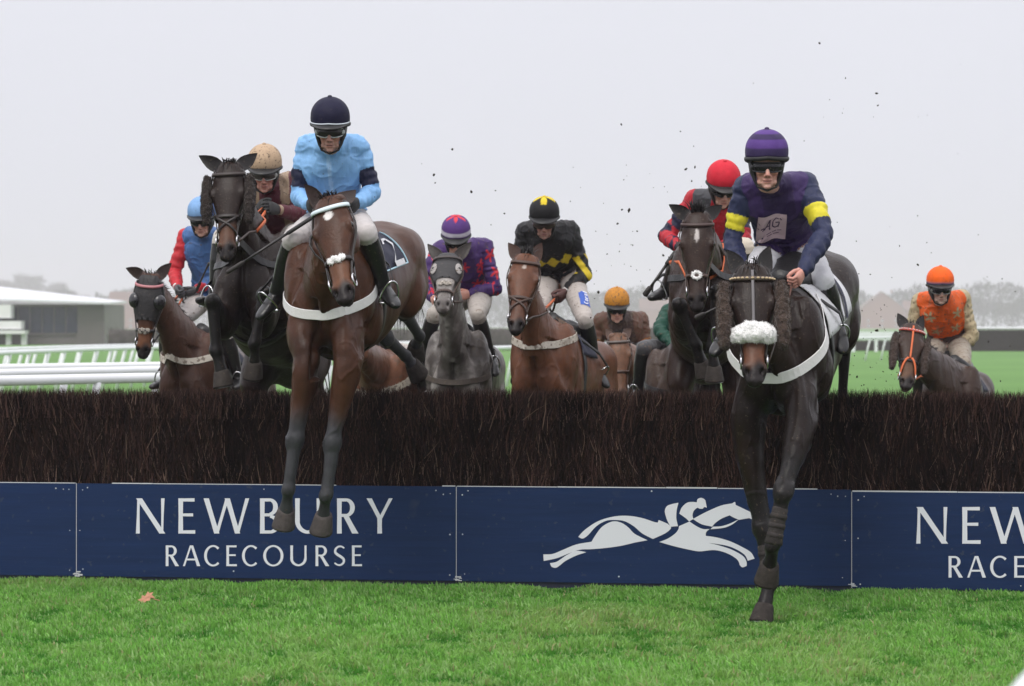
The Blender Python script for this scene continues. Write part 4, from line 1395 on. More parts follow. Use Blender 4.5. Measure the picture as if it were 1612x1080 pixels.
    if ck:
        for sg in (-1, 1):
            q = MB(); pts = []; rad = []
            for j in range(41):
                t = ck["t0"] + (ck["t1"] - ck["t0"]) * j / 40
                p, nn = head_pt(h, t, sg * 84, 0.0)
                p = h.PO + a * (t * h.hlen) + hl_ * sg * (ck.get("x", .118) * 1.08) * s + n * .012 * s
                pts.append(p)
                k = math.sin(math.pi * (.08 + .84 * j / 40)) ** .45 * (1 + .10 * noise.noise(Vector((j * .22, sg * 3.0, 1.0))))
                rad.append((ck["r"] * s * k * 1.35, ck["r"] * s * k))
            q.tube(pts, rad, 26, ref=n); q.v = [tuple(Vector(v) * 1.0 + Vector((noise.noise(Vector(v) * 38), noise.noise(Vector(v) * 38 + Vector((9, 0, 0))), noise.noise(Vector(v) * 38 + Vector((0, 9, 0))))) * .009) for v in q.v]
            fuzz(q, .0055 * s, 7000, .0013 * s)
            q.build("sheepskin_cheekpiece", ck["mat"], root, smooth=False)
    # ---- things that go round the trunk
    def hit(c, d):
        r_ = h.bvh.ray_cast(c + d * 1.3 * s, -d, 2.4 * s)
        return (r_[0], r_[1]) if r_[0] is not None else (c + d * .3 * s, d)
    bg_ = tk.get("breast")
    if bg_:
        q = MB(); pts, nr = [], []
        for j in range(45):
            ph = R(-bg_.get("span", 118) + 2 * bg_.get("span", 118) * j / 44)
            d = h.f * math.cos(ph) + h.l * math.sin(ph)
            zz = bg_["z"] + bg_.get("rise", .10) * (1 - math.cos(ph)) * .5
            p, nn = hit(h.L(.10 - .12 * (1 - math.cos(ph)) * .5, 0, zz), d)
            pts.append(p + nn * .009 * s); nr.append(d)
        for _ in range(3):
            pts = [pts[0]] + [(pts[i - 1] + pts[i] * 2 + pts[i + 1]) / 4 for i in range(1, len(pts) - 1)] + [pts[-1]]
            nr = [nr[0]] + [(nr[i - 1] + nr[i] * 2 + nr[i + 1]) / 4 for i in range(1, len(nr) - 1)] + [nr[-1]]
        for rep in range(2):
            for i, p in enumerate(pts):
                loc, nn, _, dist = h.bvh.find_nearest(p)
                inside = (p - loc).dot(nn) < 0
                if inside or dist < .007 or dist > .016: pts[i] = loc + nn * (.010 if inside or dist < .007 else .014)
            pts = [pts[0]] + [(pts[i - 1] + pts[i] * 2 + pts[i + 1]) / 4 for i in range(1, len(pts) - 1)] + [pts[-1]]
        q.strap(pts, nr, bg_["w"] * s, .004 * s)
        if bg_.get("wool"): fuzz(q, .012 * s, 1500, .002 * s)
        q.build("breast_girth", bg_["mat"], root, smooth=False)
    # saddle cloth
    cl = tk.get("cloth")
    def shell(x0, x1, a0, a1, offs, nx_=12, na=24, cut=None):
        rows = []
        for i in range(nx_ + 1):
            x = x0 + (x1 - x0) * i / nx_; row = []
            for j in range(na + 1):
                an = R(a0 + (a1 - a0) * j / na)
                d = h.l * math.sin(an) + h.u * math.cos(an)
                p, nn = hit(h.L(x, 0, .02), d)
                row.append(p + d * (offs + .003 * math.sin(i * 1.3 + j * .9)) * s)
            rows.append(row)
        return rows
    if cl:
        q = MB(); q.rings(shell(cl.get("x0", -.40), cl.get("x1", -.04), -cl.get("a", 66), cl.get("a", 66), .012), caps=False, closed=False)
        co_ = q.build("saddle_cloth", cl["mat"], root)
        m_ = co_.modifiers.new("thick", 'SOLIDIFY'); m_.thickness = .006; m_.offset = 1
        if cl.get("trim"):
            q = MB()
            for sg in (-1, 1):
                edge = []
                for xx, aa in [(cl.get("x1", -.02), 20), (cl.get("x1", -.02), 92), (cl.get("x0", -.62), 92), (cl.get("x0", -.62), 20)]:
                    edge.append((xx, aa))
                pts = []
                for (xa, aa), (xb, ab) in zip(edge[:-1], edge[1:]):
                    for k in range(10):
                        x = xa + (xb - xa) * k / 10; an = R((aa + (ab - aa) * k / 10) * sg * cl.get("a", 92) / 92)
                        d = h.l * math.sin(an) + h.u * math.cos(an)
                        pts.append(hit(h.L(x, 0, .02), d)[0] + d * .021 * s)
                q.tube(pts, .006 * s, 6)
            q.build("cloth_piping", cl["trim"], co_)
        if cl.get("digit"):
            q = MB()
            for sg in cl.get("sides", (1,)):
                for k_, stq in enumerate(DIGIT[cl["digit"]]):
                    gv = []; G_ = 6
                    for a_ in range(G_ + 1):
                        for b_ in range(G_ + 1):
                            u_, v_ = a_ / G_, b_ / G_
                            x = (stq[0][0] * (1 - u_) + stq[1][0] * u_) * (1 - v_) + (stq[3][0] * (1 - u_) + stq[2][0] * u_) * v_
                            y = (stq[0][1] * (1 - u_) + stq[1][1] * u_) * (1 - v_) + (stq[3][1] * (1 - u_) + stq[2][1] * u_) * v_
                            xx = cl["dx"] + (x - .5) * cl["dw"] * (-sg); an = R((cl["da"] + (.5 - y) * cl["dh"]) * sg)
                            d = h.l * math.sin(an) + h.u * math.cos(an)
                            gv.append(hit(h.L(xx, 0, .02), d)[0] + d * (.0275 + .0006 * k_) * s)
                    q.add(gv, [(a_ * (G_ + 1) + b_, a_ * (G_ + 1) + b_ + 1, (a_ + 1) * (G_ + 1) + b_ + 1, (a_ + 1) * (G_ + 1) + b_) for a_ in range(G_) for b_ in range(G_)])
            q.build("cloth_number", cl["ink"], co_, smooth=False)
    sd = MB()
    secs = []
    for x, hw, z in [(.0, .05, .45), (-.06, .10, .425), (-.18, .135, .40), (-.32, .15, .40), (-.42, .13, .43), (-.48, .07, .45)]:
        secs.append((h.L(x, 0, z - .05), h.l * hw * s, h.u * .055 * s, -h.u * .09 * s, 2.2))
    sd.loft(secs, 18); sd.build("saddle", BLACK(), root)
    q = MB(); pts, nr = [], []
    for j in range(37):
        an = R(55 + 250 * j / 36); d = h.l * math.sin(an) + h.u * math.cos(an)
        p, nn = hit(h.L(-.07, 0, .0), d); pts.append(p + d * .006 * s); nr.append(d)
    q.strap(pts, nr, .075 * s, .008 * s); q.build("girth", tk.get("girth", BLACK()), root)
    for bt in tk.get("boots", []):
        (p0, p1, r0, r1, mt) = bt
        q = MB(); q.tube([vlerp(p0, p1, t) for t in (0, .06, .35, .7, .94, 1)], [(r0 * .9, r0 * 1.02), (r0, r0 * 1.15), (r0 * .97, r0 * 1.1), (r1 * .97, r1 * 1.1), (r1, r1 * 1.15), (r1 * .9, r1 * 1.05)], 16, ref=h.l)
        q.build("leg_boot", mt, root)

DIGIT = {   # strokes in a unit box, as quads
    "2": [[(.1, .80), (.25, .80), (.42, .92), (.40, 1.0)], [(.40, 1.0), (.42, .90), (.75, .92), (.72, .99)], [(.72, .99), (.62, .88), (.78, .68), (.95, .72)], [(.95, .74), (.78, .70), (.10, .10), (.08, .18)], [(.06, .18), (.06, 0), (.95, 0), (.95, .18)]],
    "1": [[(.35, 1), (.60, 1), (.60, 0), (.35, 0)], [(.15, .78), (.15, .66), (.36, .80), (.36, .99)], [(.12, .0), (.12, .12), (.85, .12), (.85, 0)]],
    "7": [[(.08, 1), (.95, 1), (.95, .82), (.08, .82)], [(.95, .84), (.74, .84), (.28, 0), (.50, 0)]],
    "4": [[(.60, 1), (.82, 1), (.82, 0), (.60, 0)], [(.05, .38), (.98, .38), (.98, .24), (.05, .24)], [(.60, 1), (.64, .84), (.2, .36), (.05, .36)]],
}
# ================================================================== RIDERS
class Rider: pass

TORSO = [(-.14, .10, .07, .09), (-.06, .150, .095, .125), (.06, .168, .105, .135), (.2, .158, .108, .115), (.4, .160, .118, .115), (.6, .178, .124, .122), (.78, .190, .116, .126), (.90, .170, .096, .112), (.97, .105, .075, .085), (1.03, .062, .06, .06)]

def make_hand(mb, W, fdir, inner, upv, infl=0.0, k=1.0):
    """closed fist on a rein: W wrist, fdir along the forearm, inner towards the other hand, upv towards the thumb side"""
    fdir = fdir.normalized(); inner = (inner - fdir * inner.dot(fdir)).normalized(); upv = inner.cross(fdir) if inner.cross(fdir).dot(upv) > 0 else fdir.cross(inner)
    g = 1 + infl
    pal = []
    for t, hw, th in [(-.03, .027, .021), (.0, .029, .022), (.03, .037, .022), (.065, .042, .021), (.088, .040, .018), (.096, .030, .012)]:
        pal.append((W + fdir * t * k, upv * hw * g * k, inner * th * g * k, -inner * th * g * k, 2.4))
    mb.loft(pal, 16)
    for i in range(4):
        y = (.031 - .0205 * i) * k
        ln = (.95, 1.0, .96, .80)[i]
        r = (.0098, .0102, .0098, .0088)[i] * g * k
        p0 = W + fdir * .084 * k + upv * y
        p1 = p0 + (fdir * .030 + inner * .014) * ln * k
        p2 = p1 + (fdir * -.006 + inner * .030) * ln * k
        p3 = p2 + (fdir * -.026 + inner * .004) * ln * k
        mb.tube([p0 - fdir * .02 * k, p0, vlerp(p0, p1, .55), p1, vlerp(p1, p2, .5), p2, p3, p3 - fdir * .006 * k], [r, r * 1.08, r, r * 1.06, r * .97, r * 1.0, r * .92, r * .5], 10)
    t0 = W + fdir * .028 * k + upv * .030 * k + inner * .010 * k
    t1 = t0 + (fdir * .030 + upv * .016 + inner * .012) * k
    t2 = t1 + (fdir * .028 - upv * .002 + inner * .014) * k
    t3 = t2 + (fdir * .018 - upv * .008 + inner * .010) * k
    mb.tube([t0 - fdir * .012, t0, t1, vlerp(t1, t2, .5), t2, t3, t3 + fdir * .005 * k], [.012 * g * k, .0135 * g * k, .0118 * g * k, .0112 * g * k, .0115 * g * k, .0095 * g * k, .005 * k], 10)
    return W + fdir * .085 * k + inner * .028 * k

def make_rider(label, h, neck, head, shoulders, arms, hips=None, legs=None, silk=None, breech=(.62, .62, .64), cap=None, gloves=(.012, .012, .013),
               face_yaw=0, face_pitch=18, face_roll=0, voxel=.0085, mud=.3, goggles=None, skin=(.52, .30, .235), boots=(.012, .012, .013), boot_cuff=None, patch=None, chest_patch=None, cuff=None,
               stubble=.0, collar=None, hs=1.0, puff=1.0):
    """neck: base of the neck; head: middle of the head (column, row, distance); shoulders/arms: right of the rider first"""
    r = Rider()
    N = P(*neck); C = P(*head)
    SH = [P(*q) for q in shoulders]
    L = h.L
    pel = Vector(P(*hips)) if (hips and len(hips) == 3 and hips[0] > 5) else L(*(hips or (-.42, 0, .66)))
    sp = (N - pel); ln = sp.length
    if ln > .56: pel = N - sp.normalized() * .56
    elif ln < .46: pel = N - sp.normalized() * .46
    sp = N - pel; ln = sp.length; sd = sp.normalized()
    lat = (SH[1] - SH[0]); lat = (lat - sd * lat.dot(sd)).normalized()
    fr = lat.cross(sd)
    if fr.y > .55: pass
    bones = []
    mb = MB()
    pk = puff
    mb.loft([(pel + sp * t, lat * hw * (pk if t > .15 else 1), fr * f_ * (pk if t > .15 else 1), -fr * b_ * (pk if t > .15 else 1), 2.25) for t, hw, f_, b_ in TORSO], 28)
    bones.append(("torso", pel, N, .17, .17))
    # neck
    hd_up = Vector((0, 0, 1))
    nb = C - Vector((0, 0, .07)) + Vector((0, .03, 0))
    mb.tube([N - sd * .06, N, vlerp(N, nb, .5), nb], [.075, .064, .058, .056], 14)
    bones.append(("neck", N + sd * .015, nb, .055, .055))
    hands = []
    k = 0
    for i, sg in enumerate((-1, 1)):
        S = SH[i]; A = arms[i]
        el = P(*A[0][1:]) if A[0][0] == 'P' else on_ray(A[0][0], A[0][1], S, .30, A[0][2])
        wr = P(*A[1][1:]) if A[1][0] == 'P' else on_ray(A[1][0], A[1][1], el, .265, A[1][2])
        mb.ellipsoid(S, lat * .072 * pk, fr * .074 * pk, sd * .072 * pk, 14, 10)
        mb.tube([vlerp(N, nb, .35), vlerp(N, S, .40) + sd * .012, vlerp(N, S, .80) + sd * .004, S], [.050, .072, .080, .076], 12)
        mb.tube([S, vlerp(S, el, .3), vlerp(S, el, .65), el], [.067 * pk, .062 * pk, .057 * pk, .051 * pk], 14)
        mb.ellipsoid(el, *(Vector(v) * .054 * pk for v in ((1, 0, 0), (0, 1, 0), (0, 0, 1))), 12, 8)
        mb.tube([el, vlerp(el, wr, .3), vlerp(el, wr, .7), wr, vlerp(el, wr, 1.04)], [.054 * pk, .053 * pk, .042 * pk, .031, .028], 14)
        bones.append(("uarm%d" % i, S, el, .07, .055)); bones.append(("farm%d" % i, el, wr, .054, .034))
        hands.append((wr, (wr - el).normalized()))
    # legs
    r.feet = []
    for i, sg in enumerate((-1, 1)):
        hp = pel + lat * .085 * sg - sd * .02
        G = (legs or [None, None])[i] or {}
        kn = P(*G["knee"]) if "knee" in G else L(.10, .275 * sg, .36)
        v = kn - hp
        if v.length > .46: hp2 = kn - v.normalized() * .46
        an = P(*G["ankle"]) if "ankle" in G else L(-.10, .33 * sg, -.02)
        v = an - kn
        if v.length > .47: an = kn + v.normalized() * .47
        if "toe" in G:
            td = P(*G["toe"]) - an; td.normalize(); to = an + td * .19
        else:
            to = an + (h.f * .17 + h.l * .05 * sg - h.u * .06)
        mb.tube([hp - (kn - hp) * .10, hp, vlerp(hp, kn, .35), vlerp(hp, kn, .75), kn], [.10, .105, .098, .078, .064], 16)
        mb.ellipsoid(kn, *(Vector(v_) * .058 for v_ in ((1, 0, 0), (0, 1, 0), (0, 0, 1))), 12, 8)
        mb.tube([kn, vlerp(kn, an, .15), vlerp(kn, an, .38), vlerp(kn, an, .72), an], [.062, .060, .061, .047, .043], 14)
        bones.append(("thigh%d" % i, hp, kn, .10, .066)); bones.append(("shin%d" % i, kn, an, .062, .044))
        fd = (to - an).normalized(); fl_ = fd.cross(Vector((0, 0, 1)));
        if fl_.length < .1: fl_ = Vector((1, 0, 0))
        fl_.normalize(); fu = fl_.cross(fd)
        if fu.dot(kn - an) < 0: fu = -fu
        secs = []
        for t, w_, up_, dn in [(-.075, .020, .025, .020), (-.06, .034, .045, .040), (-.02, .037, .050, .046), (.05, .038, .040, .044), (.11, .044, .030, .036), (.16, .044, .024, .030), (.20, .034, .018, .024), (.222, .016, .008, .012)]:
            secs.append((an + fd * t - fu * .018, fl_ * w_, fu * up_, -fu * dn, 2.3))
        mb.loft(secs, 16)
        bones.append(("foot%d" % i, an - fd * .05, to, .045, .04))
        r.feet.append((an, to, fd, fl_, fu, kn))
    me = remesh(mb, voxel, 4, .5)
    co = get_co(me)
    bi, bt = seg_field(co, bones)
    bnames = np.array([b[0] for b in bones])
    nm = bnames[bi]
    relax(me, np.where(nm == "torso", 1.0, np.where(np.char.startswith(nm, "uarm"), sstep(.75, .3, bt), np.where(nm == "neck", .4, 0))), 26)
    co = get_co(me); no = get_no(me)
    SP = np.array(sp); PL = np.array(pel)
    tt = (co - PL) @ SP / (ln * ln); tx = (co - PL) @ np.array(lat); tf = (co - PL) @ np.array(fr)
    # folds of the cloth
    arm = np.char.startswith(nm, "uarm") | np.char.startswith(nm, "farm")
    isT = nm == "torso"
    thigh = np.char.startswith(nm, "thigh"); shin = np.char.startswith(nm, "shin"); foot = np.char.startswith(nm, "foot")
    rid = lambda sc_, sd_, an_: np.clip(1 - np.abs(np_noise(co * np.array(an_), sc_, sd_, 2)) * 1.9, 0, 1)
    fold = np_noise(co, 7.0, 3.3, 1) * .008 + rid(7.0, 1.2, (1.2, 1.0, .5)) ** 4 * .0095 + rid(13.0, 4.2, (.6, 1.0, 1.3)) ** 4 * .0065 - .002
    rip = np.sin(bt * 26 + 5 * np_noise(co, 9, 2.0, 1)) * .0035
    d = (fold + rip) * arm + fold * 1.15 * (isT & (tt > .1)) + fold * .5 * thigh
    hem = isT & (tt > .08) & (tt < .3)
    d = d + .012 * hem
    co = co + no * d[:, None]; set_co(me, co); no = get_no(me)
    # ---- head, in its own frame
    fy, fp, frl = R(face_yaw), R(face_pitch), R(face_roll)
    Yf = Vector((-math.sin(fy) * math.cos(fp), -math.cos(fy) * math.cos(fp), -math.sin(fp)))
    Xr = Vector((math.cos(fy), -math.sin(fy), 0)); Zu = Xr.cross(-Yf) if False else Xr.cross(Yf) * -1
    if Zu.z < 0: Zu = -Zu
    Xr, Zu = Xr * math.cos(frl) + Zu * math.sin(frl), Zu * math.cos(frl) - Xr * math.sin(frl)
    hp_ = lambda x, y, z: C + (Xr * x + Yf * y + Zu * z) * hs
    hb = MB()
    FACE = [(-.126, .018, .070, -.030), (-.118, .030, .086, .012), (-.100, .043, .091, .045), (-.078, .054, .091, .070), (-.050, .062, .090, .084), (-.020, .068, .090, .092), (.010, .072, .092, .098), (.045, .075, .096, .102), (.080, .070, .086, .096), (.110, .050, .058, .070), (.126, .016, .018, .022)]
    hb.loft([(hp_(0, 0, z), Xr * hw * hs, Yf * f_ * hs, -Yf * b_ * hs, 2.2) for z, hw, f_, b_ in FACE], 26)
    el_ = lambda x, y, z, sx, sy, sz: hb.ellipsoid(hp_(x, y, z), Xr * sx * hs, Yf * sy * hs, Zu * sz * hs, 12, 8)
    hb.tube([hp_(0, .088, .010), hp_(0, .100, -.015), hp_(0, .113, -.040), hp_(0, .100, -.052)], [(.010 * hs, .012 * hs), (.011 * hs, .013 * hs), (.0145 * hs, .014 * hs), (.012 * hs, .008 * hs)], 12, ref=Xr)
    for sg in (-1, 1):
        el_(.013 * sg, .095, -.045, .010, .012, .009)
        el_(.038 * sg, .068, -.028, .024, .022, .018)      # cheek bone
        el_(.026 * sg, .084, .024, .026, .012, .008)       # brow
        el_(.074 * sg, -.010, -.015, .010, .022, .034)     # ear
        el_(.040 * sg, .030, -.085, .018, .040, .022)      # jaw
    el_(0, .086, -.071, .026, .013, .0065); el_(0, .084, -.083, .023, .013, .0075); el_(0, .078, -.108, .022, .018, .014)
    hb.tube([hp_(0, -.02, -.05), hp_(0, -.03, -.10), N + sd * .02], [.055, .055, .058], 14)
    hme = remesh(hb, .0042, 3, .5)
    hco = get_co(hme); rel = hco - np.array(C)
    hx, hy, hzv = rel @ np.array(Xr) / hs, rel @ np.array(Yf) / hs, rel @ np.array(Zu) / hs
    hno = get_no(hme)
    front = hy > .04
    dd = np.zeros(len(hco))
    for sg in (-1, 1):
        dd -= .012 * np.exp(-(((hx - .031 * sg) / .017) ** 2 + ((hzv - .004) / .011) ** 2)) * front
        dd -= .005 * np.exp(-(((hx - .007 * sg) / .004) ** 2 + ((hzv + .052) / .004) ** 2)) * front
        dd -= .0030 * np.exp(-(((np.abs(hx) - .030 - .10 * (-.045 - hzv)) / .006) ** 2)) * (hzv < -.04) * (hzv > -.085) * front
    dd -= .0045 * np.exp(-((hzv + .0768) / .0028) ** 2) * (np.abs(hx) < .026) * front
    hco = hco + hno * dd[:, None] * hs; set_co(hme, hco)
    sk = np.array(skin); hc = np.repeat(sk[None], len(hco), 0)
    def bl(mask, colr):
        nonlocal hc
        mk = np.clip(mask, 0, 1)[:, None]; hc = hc * (1 - mk) + np.array(colr) * mk
    lips = (np.exp(-(((hx) / .024) ** 4 + ((hzv + .077) / .0115) ** 4))) * front
    bl(lips * .75, sk * np.array([.72, .42, .42]))
    flush = np.exp(-(((np.abs(hx) - .042) / .022) ** 2 + ((hzv + .035) / .026) ** 2)) * front + np.exp(-((hx / .016) ** 2 + ((hzv + .042) / .016) ** 2)) * front
    bl(flush * .45, sk * np.array([1.05, .62, .58]))
    bl(np.exp(-((hzv + .0768) / .0030) ** 2) * (np.abs(hx) < .025) * front * .8, sk * .25)
    for sg in (-1, 1): bl(np.exp(-(((hx - .007 * sg) / .0045) ** 2 + ((hzv + .053) / .0040) ** 2)) * front * .8, sk * .15)
    eb_ = np.exp(-(((hzv - .026 + .002 * np.abs(hx) / .03) / .0055) ** 2)) * (np.abs(hx) > .012) * (np.abs(hx) < .052) * front
    bl(eb_ * .6, (.05, .03, .02))
    if stubble: bl(stubble * sstep(-.055, -.075, hzv) * (1 - lips) * (hy > .0), sk * np.array([.55, .52, .52]))
    bl(sstep(-.02, -.06, hy) * sstep(-.06, -.02, hzv), (.03, .02, .015))
    bl(sstep(.35, .75, np_noise(hco, 75, 2.0, 2)) * .55 * mud * 1.3, (.09, .06, .04))
    # ---- hands
    hnb = MB(); gl = [MB(), MB()]
    grips = []
    mid = (hands[0][0] + hands[1][0]) / 2
    for i, sg in enumerate((-1, 1)):
        wr, fdv = hands[i]
        inner = lat * -sg
        upv = Vector((0, -.25, 1))
        grips.append(make_hand(hnb, wr, fdv, inner, upv))
        if gloves: make_hand(gl[i], wr, fdv, inner, upv, .12, 1.06)
    r.grips = grips
    # ---- the body: one mesh (head, trunk, limbs, hands)
    bco = co - no * .006
    V = [tuple(v) for v in bco]; F = [tuple(p.vertices) for p in me.polygons]
    C_ = [np.repeat(np.array([sk]), len(bco), 0)]
    for vs, fs, cc in (([tuple(v) for v in hco], [tuple(p.vertices) for p in hme.polygons], hc), (hnb.v, hnb.f, np.repeat(np.array([sk * np.array([1.0, .88, .86])]), len(hnb.v), 0))):
        o = len(V); V += vs; F += [tuple(i + o for i in f) for f in fs]; C_.append(cc)
    bod = bpy.data.meshes.new("body"); bod.from_pydata(V, [], F); fixn(bod)
    bod.polygons.foreach_set("use_smooth", [True] * len(bod.polygons))
    set_col(bod, np.vstack(C_)); bod.materials.append(mat("skin", rough=.5, attr=True, bump=.06, bscale=140, var=.08, vscale=40, spec=.4, sss=.12))
    root = empty("person", pel); tag(root, label, "person", "riders in the race"); r.root = root
    link("body", bod, root)
    # ---- silks
    jk = arm | (isT & (tt > .085)) | ((nm == "neck") & (bt < .30))
    fidx = np.empty(len(me.loops), dtype=np.int32); me.loops.foreach_get("vertex_index", fidx)
    fst = np.array([p.loop_start for p in me.polygons]); ftot = np.array([p.loop_total for p in me.polygons])
    def fmask(vm): return np.add.reduceat(vm[fidx].astype(int), fst) >= ftot * .75
    jm, used = submesh(me, fmask(jk), "silks", .004)
    used_j = used
    jc = silk(nm[used], bt[used], tt[used], tx[used], tf[used], co[used])
    set_col(jm, jc)
    jm.materials.append(mat("silk_mud_%02d" % int(mud * 100), rough=.5, attr=True, bump=.55, bscale=16, var=.14, vscale=14, spec=.22, stretch=(1.6, 1, .6), mud=mud, mudcol=(.11, .08, .055), mscale=48))
    jo = link("silks", jm, root)
    bk = thigh | (isT & (tt <= .20)) | (shin & (bt < .16))
    pm, used = submesh(me, fmask(bk), "breeches", .0015)
    pm.materials.append(mat("breeches_%d_%d" % (int(breech[0] * 99), int(mud * 100)), breech, .65, bump=.2, bscale=26, var=.12, vscale=16, sheen=.15, mud=min(1, mud * 1.35), mudcol=(.17, .125, .09), mscale=40))
    po = link("breeches", pm, root)
    for i in (0, 1):
        vm = ((nm == "shin%d" % i) & (bt > .10)) | (nm == "foot%d" % i)
        fm_, used = submesh(me, fmask(vm), "boot", .004)
        if len(fm_.polygons) == 0: continue
        fm_.materials.append(mat("boot_leather_%d" % int(boots[0] * 1000), boots, .30, bump=.12, bscale=30, var=.3, spec=.5, mud=.25 + mud * .6))
        bo = link("boot", fm_, root)
        if boot_cuff:
            an, to, fd, fl_, fu, kn = r.feet[i]
            q = MB(); ax = (an - kn).normalized()
            q.tube([kn + ax * .052, kn + ax * .055, kn + ax * .10, kn + ax * .103], [.062, .069, .068, .062], 20); q.build("boot_cuff", mat("boot_cuff_%d" % int(boot_cuff[0] * 99), boot_cuff, .5), bo)
    if gloves:
        for g_ in gl: g_.build("glove", mat("glove_%d_%d" % (int(gloves[0] * 99), int(gloves[1] * 99)), gloves, .6, bump=.15, bscale=60, var=.2, mud=mud * .6), root)
    if cuff:
        for wr, fdv in hands:
            q = MB(); q.tube([wr - fdv * .030, wr - fdv * .026, wr - fdv * .004, wr + fdv * .0], [.030, .0375, .0365, .029], 16); q.build("cuff", mat("cuff_%d" % int(cuff[0] * 99), cuff, .6), root)
    # collar
    q = MB(); ax = (nb - N).normalized()
    cc_ = collar or None
    if cc_:
        q.tube([N - ax * .02, N + ax * .0, N + ax * .030, N + ax * .036, N + ax * .02], [.088, .084, .076, .070, .066], 22); q.build("collar", mat("collar_%d_%d_%d" % tuple(int(v * 99) for v in cc_), cc_, .6, bump=.1), jo)
    # ---- cap, peak, harness, goggles
    q = MB(); rows = []; cols = []
    NA, NE = 56, 22
    hx_, hy_, hz_ = .122, .143, .126
    cpz = .088
    for i in range(NE):
        ev = -.20 + (math.pi / 2 + .20 - .03) * i / (NE - 1)
        row = []
        for j in range(NA):
            az = 2 * math.pi * j / NA
            ce, se = math.cos(ev), math.sin(ev)
            drop = -.030 * max(0, -math.cos(az)) * max(0, 1 - i / 6) - .012 * abs(math.sin(az)) * max(0, 1 - i / 6)
            wr_ = 1 + .006 * math.sin(az * 6) * (i > 2) + (.010 if i == 0 else 0) * 0
            x = hx_ * ce * math.sin(az) * wr_; y = hy_ * ce * math.cos(az) * wr_ - .012; z = cpz + hz_ * se * .97 + drop
            row.append(hp_(x, y, z)); cols.append(cap["col"](math.degrees(az), i / (NE - 1), x, y, z))
        rows.append(row)
    q.rings(rows, caps=True); cols += [cols[0], cols[-1]]
    rim = len(q.v)
    me_c = bpy.data.meshes.new("cap"); me_c.from_pydata(q.v, [], q.f); fixn(me_c); me_c.polygons.foreach_set("use_smooth", [True] * len(me_c.polygons))
    set_col(me_c, np.array(cols)); me_c.materials.append(mat("cap_silk_%d" % int(cap.get("mud", mud) * 100), rough=.6, attr=True, bump=.18, bscale=30, var=.14, vscale=20, spec=.15, mud=cap.get("mud", mud), mudcol=(.10, .07, .05), mscale=60))
    helm = link("helmet", me_c, root)
    q = MB(); q.ellipsoid(hp_(0, -.012, cpz + .124), Xr * .014 * hs, Yf * .014 * hs, Zu * .009 * hs, 12, 7); q.build("button", mat("cap_button_%d_%d" % (int(cap["button"][0] * 99), int(cap["button"][2] * 99)), cap["button"], .6), helm)
    if cap.get("peak", True):
        q = MB(); up, lo = [], []
        n1, n2 = 24, 6
        rows = []
        for i in range(n2):
            e_ = i / (n2 - 1); row = []
            for j in range(n1 + 1):
                az = R(-78 + 156 * j / n1); k_ = math.cos(az * 90 / 78)
                rr_ = 1 + .0 * e_
                x = (hx_ - .002) * math.sin(az) * (1 + .03 * e_); y = (hy_ - .004) * math.cos(az) - .012 + (.058 * e_ * k_ ** .8)
                z = .066 - .024 * e_ ** 1.3 * k_ - .012 * abs(math.sin(az)) * (1 - .3 * e_)
                row.append(hp_(x, y, z))
            rows.append(row)
        low = [[p - Zu * .006 for p in row] for row in rows]
        ring_ = rows + low[::-1]
        q.rings(ring_ + [rows[0]], caps=False, closed=False)
        q.build("peak", mat("cap_peak", (.010, .010, .011), .4), helm)
        if cap.get("rim"):
            q = MB(); q.tube([p + Zu * .003 + Yf * .003 for p in rows[1]], .0045, 6); q.build("peak_trim", mat("peak_trim_%d" % int(cap["rim"][0] * 99), cap["rim"], .5), helm)
    q = MB()      # helmet rim, ear pads and chin strap
    pts = [hp_(hx_ * .985 * math.sin(a_), hy_ * .985 * math.cos(a_) - .012, .056 - .040 * max(0, -math.cos(a_)) - .012 * abs(math.sin(a_))) for a_ in np.linspace(0, 2 * math.pi, 40)]
    q.tube(pts, [(.012 * hs, .007 * hs)] * 40, 8, ref=Zu, caps=False)
    for sg in (-1, 1):
        q.tube([hp_(.092 * sg, .012, .045), hp_(.078 * sg, .014, -.03), hp_(.068 * sg, .026, -.075), hp_(.052 * sg, .050, -.112), hp_(.0, .074, -.131)], [(.034 * hs, .014 * hs), (.032 * hs, .014 * hs), (.022 * hs, .010 * hs), (.011 * hs, .006 * hs), (.010 * hs, .005 * hs)], 12, ref=Yf)
        q.tube([hp_(.092 * sg, -.055, .040), hp_(.082 * sg, -.05, -.035), hp_(.064 * sg, -.01, -.082), hp_(.05 * sg, .035, -.112)], [(.036 * hs, .014 * hs), (.034 * hs, .013 * hs), (.016 * hs, .008 * hs), (.010 * hs, .005 * hs)], 12, ref=Yf)
    q.build("chin_strap", mat("harness_black", (.010, .010, .011), .55), helm)
    gg = goggles or {}
    def gband(x0, x1, z0f, off, n_=26, m_=7):
        rows = []
        for j in range(n_ + 1):
            a_ = R(x0 + (x1 - x0) * j / n_); row = []
            for i in range(m_):
                v = -1 + 2 * i / (m_ - 1)
                hh = z0f(a_)
                bul = off - .006 * v * v
                nose = .012 * math.exp(-(math.degrees(a_) / 9) ** 2) if v < 0 else 0
                row.append(hp_((.076 + bul) * math.sin(a_) * 1.02, (.094 + bul) * math.cos(a_), .001 + v * hh + nose * (-v)))
            rows.append(row)
        return rows
    q = MB(); rws = gband(-66, 66, lambda a_: .027 * (1 - .25 * (abs(a_) / 1.15) ** 2), .016)
    q.rings([r_ for r_ in rws], caps=False, closed=False)
    go = q.build("goggles", mat("goggle_lens_" + gg.get("n", "dark"), gg.get("lens", (.010, .010, .012)), .14, spec=.35, mud=.15 + .3 * mud), root)
    mdf = go.modifiers.new("thick", 'SOLIDIFY'); mdf.thickness = .008
    q = MB(); frm = gg.get("frame", (.02, .02, .022))
